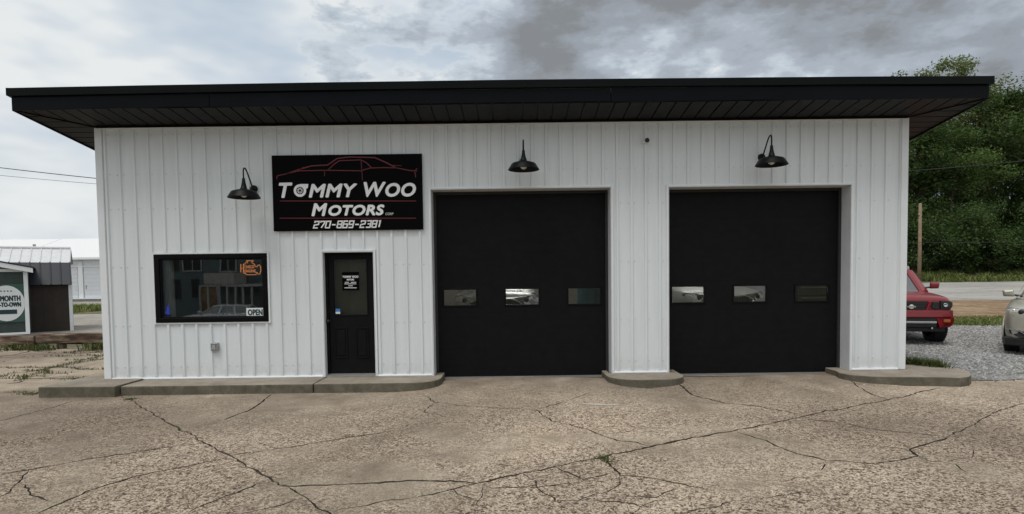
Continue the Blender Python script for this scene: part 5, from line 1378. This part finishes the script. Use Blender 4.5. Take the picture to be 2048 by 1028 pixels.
ribbed_roof(stb, (XA-0.3, py_+12.3, ze+0.07), (XB+0.3, py_+12.3, ze+0.07), (XB+0.3, py_+6, zr2), (XA-0.3, py_+6, zr2), 'storage_roof', 2, 0.06)
vp = p(61, 497, py_+2); MB().tube([(vp.x, py_+2.5, vp.z-0.4), (vp.x, py_+2.5, vp.z+0.45)], 0.13, 8).build('vent_pipe', 'galvanised', stb)

# ---- overhead wires and the pole
def wire(pts, r, label):
    o = MB().tube(pts, r, 5).build('power_line', 'wire_black'); tag(o, label, 'wire', 'overhead wires')
def sag(a, b_, n, s): a, b_ = Vector(a), Vector(b_); return [a.lerp(b_, i/n)-Vector((0, 0, s*4*(i/n)*(1-i/n))) for i in range(n+1)]
wire(sag(V(-300, 296, 24), V(420, 378, 24), 16, 0.15), 0.022, 'upper black wire crossing the sky left of the garage')
wire(sag(V(-300, 318, 24), V(420, 384, 24), 16, 0.15), 0.011, 'thin lower wire crossing the sky left of the garage')
pp = V(1838, 560, 44); pt = V(1838, 408, 44)
pz = terr(pp.x, 44)
po = thing('utility_pole', 'bare brown wooden utility pole in front of the dark trees', 'pole', (pp.x, 44, pz))
MB().tube([(0, 0, -0.3), (0.02, 0, 3), (0.0, 0, pt.z-pz)], [0.17, 0.15, 0.12], 12).build('post', 'wood_pole', po, smooth=True)
MB().lathe([(0.125, 0), (0.10, 0.05), (0, 0.07)], (0, 0, pt.z-pz-0.01), 'z', 12).build('pole_cap', 'grey_plastic', po)
MB().box(-0.2, -0.1, -0.12, 0.0, pt.z-pz-1.0, pt.z-pz-0.8).build('bracket', 'galvanised', po)
wire(sag(V(1700, 349, 42), V(2200, 304, 42), 14, 0.2), 0.03, 'wire strung across the dark trees on the right')
wire(sag(V(1700, 484, 43), V(2200, 481, 43), 14, 0.1), 0.018, 'thin lower wire in front of the dark trees')

# ================================================================== TREES
def leaf_cloud(mb, c, r, n, size, rnd, squash=0.8):
    for _ in range(n):
        d = Vector((rnd.gauss(0, 1), rnd.gauss(0, 1), rnd.gauss(0, 1))); d.normalize()
        q = Vector(c)+Vector((d.x, d.y, d.z*squash))*r*(rnd.random()**0.45)
        nrm = (d*0.6+Vector((rnd.gauss(0, .6), rnd.gauss(0, .6), rnd.gauss(0.5, .6)))).normalized()
        t = nrm.cross(Vector((rnd.gauss(0, 1), rnd.gauss(0, 1), rnd.gauss(0, 1)))).normalized(); b_ = nrm.cross(t)
        s = size*rnd.uniform(0.55, 1.25)
        o = len(mb.v)
        mb.v += [tuple(q-t*s*0.5), tuple(q+b_*s*0.33+nrm*s*0.08), tuple(q+t*s*0.6), tuple(q-b_*s*0.33+nrm*s*0.08)]
        mb.f.append((o, o+1, o+2, o+3))
def make_tree(seed, H, R, leaves, size, mat, low=0.18, sparse=1.0):
    rnd = random.Random(seed); tk = MB(); cr = MB(); tips = []
    pth = [Vector((0, 0, -0.3))]; x = Vector((0, 0, 0)); n = 9
    for i in range(1, n+1):
        x = Vector((x.x+rnd.uniform(-.22, .22), x.y+rnd.uniform(-.22, .22), H*0.93*i/n)); pth.append(x.copy())
    r0 = H*0.014
    tk.tube(pth, [r0*(1.25-1.15*i/n)+0.015 for i in range(n+1)], 8)
    nb = int(17*sparse)+6
    for i in range(nb):
        t = low+(0.97-low)*(i+rnd.random()*0.8)/nb; k = min(n-1, int(t*n)); f = t*n-k
        b0 = pth[k].lerp(pth[k+1], min(1, f)) if k+1 < len(pth) else pth[-1]
        az = i*2.4+rnd.uniform(-.5, .5); env = math.sin(math.pi*min(1, max(0.06, (t-low)/(1.04-low))))**0.55
        L = R*env*rnd.uniform(0.65, 1.15); up = rnd.uniform(0.15, 0.7)
        d = Vector((math.cos(az), math.sin(az), up)).normalized()
        mid = b0+d*L*0.55+Vector((0, 0, rnd.uniform(-.1, .35))); end = b0+d*L+Vector((0, 0, rnd.uniform(-.3, .5)))
        rb = r0*(1.1-t)*0.55+0.02
        tk.tube([b0, mid, end], [rb, rb*0.6, 0.015], 5)
        tips.append((end, L*0.30+0.5)); tips.append((mid, L*0.30+0.4))
        for j in range(3):
            e2 = mid.lerp(end, rnd.random())+Vector((rnd.uniform(-1, 1), rnd.uniform(-1, 1), rnd.uniform(-.4, .9)))*L*0.38
            tk.tube([mid.lerp(end, 0.2*j), e2], [rb*0.4, 0.01], 4); tips.append((e2, L*0.20+0.45))
    tips.append((pth[-1], 1.0))
    tot = sum(r**2 for _, r in tips)
    for c, r in tips: leaf_cloud(cr, c, r, int(leaves*r*r/tot), size, rnd)
    return tk.mesh('trunk', True, False), cr.mesh('crown', False, False), mat
def tree_from(proto, name, label, loc, rz_, sc, group, cat='tree'):
    tm, cm, mt = proto; o = thing(name, label, cat, loc, rz_, group); o.scale = sc
    link('trunk', tm, 'bark', o); link('crown', cm, mt, o); return o
TA = make_tree(11, 20.0, 4.6, 17000, 0.30, 'leaf_dark'); TB = make_tree(23, 19.0, 5.0, 12500, 0.30, 'leaf_mid'); TC = make_tree(37, 22.0, 3.8, 11000, 0.26, 'leaf_pale', 0.3)
TS = make_tree(51, 5.2, 2.9, 7000, 0.24, 'leaf_dark', 0.05)
def at_px(px, y): 
    x = V(px, 540, y).x; return (x, y, terr(x, y)-0.1)
GR = 'trees at the edge of the wood on the right'
spots = [  # prototype, photo column, distance, spin, scale, label
 (TC, 1905, 60, 0.3, (1.15, 1.15, 1.08), 'tall sparse pale tree whose feathery top rises above the roof corner'),
 (TC, 1845, 61, 2.2, (1.1, 1.1, 1.0), 'sparse pale tree just topping the black roof edge'),
 (TA, 1835, 55, 1.1, (0.95, 0.95, 0.80), 'dark tree right beside the white wall corner behind the pole'),
 (TB, 1905, 53.5, 2.0, (0.9, 0.9, 0.74), 'mid green tree between the wall corner and the right edge'),
 (TC, 1965, 58, 3.6, (1.1, 1.1, 0.86), 'leaning leafy tree under the open patch of sky'),
 (TA, 2056, 54, 4.4, (1.1, 1.1, 1.05), 'large dense tree cut by the right edge of the view'),
 (TB, 2150, 55, 5.2, (1.1, 1.1, 0.98), None), (TA, 2260, 57, 0.9, (1.1, 1.1, 1.0), None), (TA, 1760, 56, 2.7, (1.0, 1.0, 0.8), None), (TB, 1690, 58, 0.2, (1.0, 1.0, 0.78), None), (TA, 1605, 57, 1.4, (1.1, 1.1, 0.82), None), (TB, 1515, 58, 2.9, (1.1, 1.1, 0.8), None), (TA, 1420, 59, 0.6, (1.1, 1.1, 0.78), None),
 (TA, 1850, 66, 5.0, (1.1, 1.1, 0.74), None), (TA, 1940, 67, 1.9, (1.1, 1.1, 0.66), None), (TB, 2030, 66, 0.8, (1.1, 1.1, 1.08), None), (TA, 2100, 68, 3.0, (1.2, 1.2, 1.05), None), (TA, 2210, 69, 4.0, (1.2, 1.2, 1.05), None),
]
ORD = ['first', 'second', 'third', 'fourth', 'fifth', 'sixth', 'seventh', 'eighth', 'ninth', 'tenth', 'eleventh', 'twelfth']
back = sorted(q[1] for q in spots if not q[5] and q[2] > 60); ends = sorted(q[1] for q in spots if not q[5] and q[2] <= 60)
def lab2(px, y):
    if y > 60: return 'dark tree in the back row of the wood, %s from the left' % ORD[back.index(px)]
    return 'leafy tree of the front row beyond the %s, %s one out' % (('right picture edge', ORD[ends.index(px)-sum(1 for e in ends if e < 2000)]) if px > 2000 else ('wall corner', ORD[sum(1 for e in ends if e < 2000)-1-ends.index(px)]))
for pr_, px, y, rz_, scl, lab in spots:
    tree_from(pr_, 'tree', lab or lab2(px, y), at_px(px, y), rz_, scl, GR)
for i, (px, y) in enumerate(((1700, 51), (1775, 50), (1822, 49.5), (1868, 50.5), (1912, 49), (1955, 50.5), (1992, 49), (2035, 50), (2078, 49), (2130, 50.5), (2200, 50), (1845, 57), (1935, 57), (2010, 58), (2090, 57))):
    tree_from(TS, 'shrub', 'dense dark shrub at the foot of the wood, %s %s from the left' % (('back row,' if y > 55 else 'front row,'), ORD[i-11 if y > 55 else i]), at_px(px, y), i*1.3, (1.0+0.15*math.sin(i*2.1),)*2+(0.95+0.3*math.sin(i*1.7),), 'undergrowth shrubs at the foot of the wood', 'shrub')

# ================================================================== GRASS, WEEDS, STONES
def blades(name, mat, pts, h, w, lean=0.5, seed=1):
    rnd = random.Random(seed); mb = MB()
    for (x, y, z) in pts:
        a = rnd.uniform(0, 6.283); hh = h*rnd.uniform(0.45, 1.3); l = lean*hh*rnd.uniform(0.2, 1.2); d = Vector((math.cos(a), math.sin(a), 0)); q = Vector((-d.y, d.x, 0))*w*0.5*rnd.uniform(.7, 1.4)
        b0 = Vector((x, y, z-0.01)); m_ = b0+d*l*0.35+Vector((0, 0, hh*0.6)); e = b0+d*l+Vector((0, 0, hh))
        o = len(mb.v); mb.v += [tuple(b0-q), tuple(b0+q), tuple(m_+q*.8), tuple(m_-q*.8), tuple(e)]; mb.f += [(o, o+1, o+2, o+3), (o+3, o+2, o+4)]
    return stuff(mb.build(name, mat, fix=False))
R_ = random.Random(5)
def area(n, x0, x1, y0, y1, thr=-9, f=1.0, dz=0.0, sd=0.0):
    out = []
    while len(out) < n:
        x, y = R_.uniform(x0, x1), R_.uniform(y0, y1)
        if noise.noise((x*f+sd, y*f, 1.7)) > thr: out.append((x, y, terr(x, y)+dz))
    return out
def gtag(o, label, cat): o['label'] = label; o['category'] = cat; return o
gtag(blades('grass', 'grass_blade', area(16000, 6.9, 26, 8.1, 11.2, -0.25, 0.5), 0.10, 0.022, 0.8), 'short grass strip between the gravel and the dirt', 'grass')
gtag(blades('bank_grass', 'grass_blade', area(26000, 24, 62, 43, 53, -0.35, 0.3), 0.42, 0.10, 0.6, 2), 'rough grass on the bank below the trees', 'grass')
gtag(blades('verge_grass', 'grass_blade', area(12000, -50, -26, 25.5, 32.5, -0.5, 0.3), 0.32, 0.07, 0.6, 3), 'green grass verge in front of the white storage building', 'grass')
# weeds along the kerb behind the right corner
wp = []
for _ in range(2600):
    t = R_.random(); a, c_ = Vector((6.72, 1.15)), Vector((r1-0.15, 0.05)); q = a.lerp(c_, t); s = 0.28*(1-0.5*t)
    wp.append((q.x+R_.gauss(0, s*0.45), q.y+0.15+R_.gauss(0, s*0.5), 0.06))
gtag(blades('kerb_weeds', 'weed_blade', wp, 0.19, 0.02, 0.9, 4), 'green weeds along the kerb behind the right corner', 'weeds')
wp = []
for _ in range(2600):
    x = R_.uniform(-26, -7.0); wp.append((x, by-0.35+R_.gauss(0, 0.16), 0.0) if noise.noise((x*0.9, 3, 3)) > -0.12 else (x, by+0.4+R_.random(), 0.0))
gtag(blades('rail_weeds', 'weed_blade', wp, 0.20, 0.03, 0.6, 5), 'ragged weeds growing along the timber rail', 'weeds')
wp = []
for quads in cr2:
    for q in quads:
        c_ = sum((Vector(v) for v in q), Vector((0, 0)))/4
        if noise.noise((c_.x*0.55, c_.y*0.8, 4.4)) > 0.08 and c_.x < -6.8:
            for _ in range(9): wp.append((c_.x+R_.gauss(0, 0.045), c_.y+R_.gauss(0, 0.04), 0.0))
gtag(blades('crack_grass', 'weed_blade', wp, 0.055, 0.014, 1.0, 6), 'grass sprouting from the cracks of the side concrete', 'grass')
# moss and tufts in the forecourt joints
wp = []
def tuft(px, py, n, sx, sy_):
    g = G(px, py)
    for _ in range(n): wp.append((g.x+R_.gauss(0, sx), g.y+R_.gauss(0, sy_), 0.0))
tuft(1205, 917, 150, 0.045, 0.035); tuft(1216, 924, 60, 0.03, 0.03); tuft(243, 790, 300, 0.07, 0.04); tuft(262, 799, 160, 0.05, 0.04); tuft(66, 788, 300, 0.12, 0.06); tuft(40, 785, 160, 0.18, 0.05); tuft(160, 757, 200, 0.2, 0.1)
for (w, pts) in CR[:2]:
    P = fractal([Vector(G(*q).xy) for q in pts], 0.028, 0.085)
    for q in P:
        if noise.noise((q.x*0.9, q.y*0.9, 8.8)) > 0.12:
            for _ in range(5): wp.append((q.x+R_.gauss(0, .01), q.y+R_.gauss(0, .01), -0.01))
tuft(1355, 776, 40, 0.02, 0.02); tuft(1945, 760, 160, 0.12, 0.06); tuft(2030, 750, 260, 0.35, 0.10)
gtag(blades('joint_grass', 'weed_blade', wp, 0.035, 0.009, 1.0, 7), 'low moss and grass tufts in the forecourt joints', 'grass')

def stones(name, mat, pts, r0, r1, seed, label, cat):
    rnd = random.Random(seed); mb = MB()
    for (x, y, z) in pts:
        r = rnd.uniform(r0, r1); a = rnd.uniform(0, 6.28); o = len(mb.v)
        for k in range(4): mb.v.append((x+r*rnd.uniform(.7, 1.2)*math.cos(a+k*1.57), y+r*rnd.uniform(.7, 1.2)*math.sin(a+k*1.57), z+r*rnd.uniform(-.2, .25)))
        mb.v.append((x+r*rnd.uniform(-.3, .3), y+r*rnd.uniform(-.3, .3), z+r*rnd.uniform(.5, .85)))
        mb.f += [(o+k, o+(k+1) % 4, o+4) for k in range(4)]
    return gtag(stuff(mb.build(name, mat, fix=False)), label, cat)
gp = area(42000, 6.75, 15.5, 0.2, 8.4, -9, 1, 0.014) + [(x, y, 0.004) for x, y in ((R_.uniform(7.6, 15.0), 0.2-abs(R_.gauss(0, 0.28))) for _ in range(1500))]
gp = [q for q in gp if not (q[0] < r1+0.1 and q[1] < 0.75-0.45*(q[0]-6.7)/(r1-6.7))]
stones('gravel', 'gravel_stone', gp, 0.014, 0.042, 8, 'loose grey gravel covering the yard on the right', 'gravel')
sp_ = [(x, y, 0.0) for x, y in ((R_.uniform(-9, 9), R_.uniform(-6, -0.9)) for _ in range(260))]
stones('loose_grit', 'gravel_stone', sp_, 0.005, 0.014, 9, 'scattered grit lying on the forecourt', 'grit')
for px, py, r, lab in ((1728, 773, 0.035, 'pale stone chip lying in front of the right kerb island'), (1765, 771, 0.02, 'small pale stone chip nearest the right kerb island')):
    g = G(px, py); rnd = random.Random(px); mb = MB()
    mb.lathe([(0, -0.3*r), (r*0.8, -0.1*r), (r, 0.2*r), (r*0.6, 0.6*r), (0, 0.7*r)], (0, 0, 0), 'z', 7)
    mb.v = [(v[0]*rnd.uniform(.8, 1.3), v[1]*rnd.uniform(.7, 1.1), v[2]) for v in mb.v]
    o = mb.build('stone_chip', 'stone_white'); o.location = (g.x, g.y, 0.008); tag(o, lab, 'stone', 'pale stone chips on the forecourt')

# ================================================================== BEHIND THE VIEWER (seen as reflections in the glass)
hy = -31.0
hz = -1.3
hs_ = thing('house', 'dark teal two-storey house reflected in the shop window', 'house', (-20, hy-4, hz), world=True)
hx0, hx1 = -29.0, -11.0
hw = MB().box(hx0, hx1, hy-8, hy, hz, 5.4).build('wall', 'house_teal', hs_)
MB().prism([(hx0-0.5, 5.4), (hx1+0.5, 5.4), ((hx0+hx1)/2, 9.0)], 'y', hy-8.5, hy+0.5).build('roof', 'house_roof', hs_)
for i in range(28): MB().box(hx0, hx1, hy+0.001, hy+0.018, hz+0.1+i*0.235, hz+0.12+i*0.235).build('clapboard', 'house_teal', hw)
def hwin(x, z, w, h, trim='house_trim'):
    f = MB().box(x-0.08, x+w+0.08, hy+0.02, hy+0.07, z-0.08, z).box(x-0.08, x+w+0.08, hy+0.02, hy+0.07, z+h, z+h+0.1).box(x-0.08, x, hy+0.02, hy+0.07, z, z+h).box(x+w, x+w+0.08, hy+0.02, hy+0.07, z, z+h).build('window', trim, hs_)
    MB().box(x, x+w, hy+0.02, hy+0.035, z, z+h).build('pane', 'black_plastic', f); MB().box(x+w/2-0.025, x+w/2+0.025, hy+0.036, hy+0.06, z, z+h).build('mullion', trim, f)
hwin(-23.1, 2.6, 0.45, 0.95, 'house_roof'); hwin(-22.2, 2.55, 1.15, 0.85); hwin(-19.7, 2.45, 1.0, 0.8); hwin(-27.0, 2.5, 1.0, 1.0); hwin(-15.0, 2.45, 1.0, 0.9)
hwin(-23.0, 0.7, 0.42, 1.15, 'house_roof'); hwin(-21.65, 0.75, 0.35, 1.1, 'house_roof'); hwin(-27.0, 0.5, 1.0, 1.2)
dd = MB().box(-21.2, -21.08, hy+0.02, hy+0.08, hz+0.1, 1.4).box(-20.05, -19.93, hy+0.02, hy+0.08, hz+0.1, 1.4).box(-21.2, -19.93, hy+0.02, hy+0.08, 1.4, 1.52).build('door', 'house_trim', hs_)
MB().box(-21.08, -20.05, hy+0.02, hy+0.05, hz+0.1, 1.4).build('door_leaf', 'tan_dirt', dd)
pr2 = MB().box(-19.8, -15.8, hy, hy+2.0, 1.42, 1.58).build('porch', 'house_trim', hs_)
MB().box(-19.85, -17.9, hy+0.3, hy+2.05, 1.6, 2.3).build('porch_gable', 'inner_wall', pr2)
for x in (-19.75, -19.0, -18.5, -17.95, -17.5, -16.9, -16.0): MB().box(x, x+0.11, hy+1.85, hy+1.96, hz+0.35, 1.419).build('porch_post', 'house_trim', pr2)
MB().box(-19.8, -15.8, hy, hy+2.0, hz, hz+0.35).build('porch_deck', 'house_trim', pr2)
build_suv('suv', 'pale suv parked at the street, reflected in the shop window', 'silver_paint', (-19.6, -25.8, terr(-14, -26)-0.03), rad(-92))
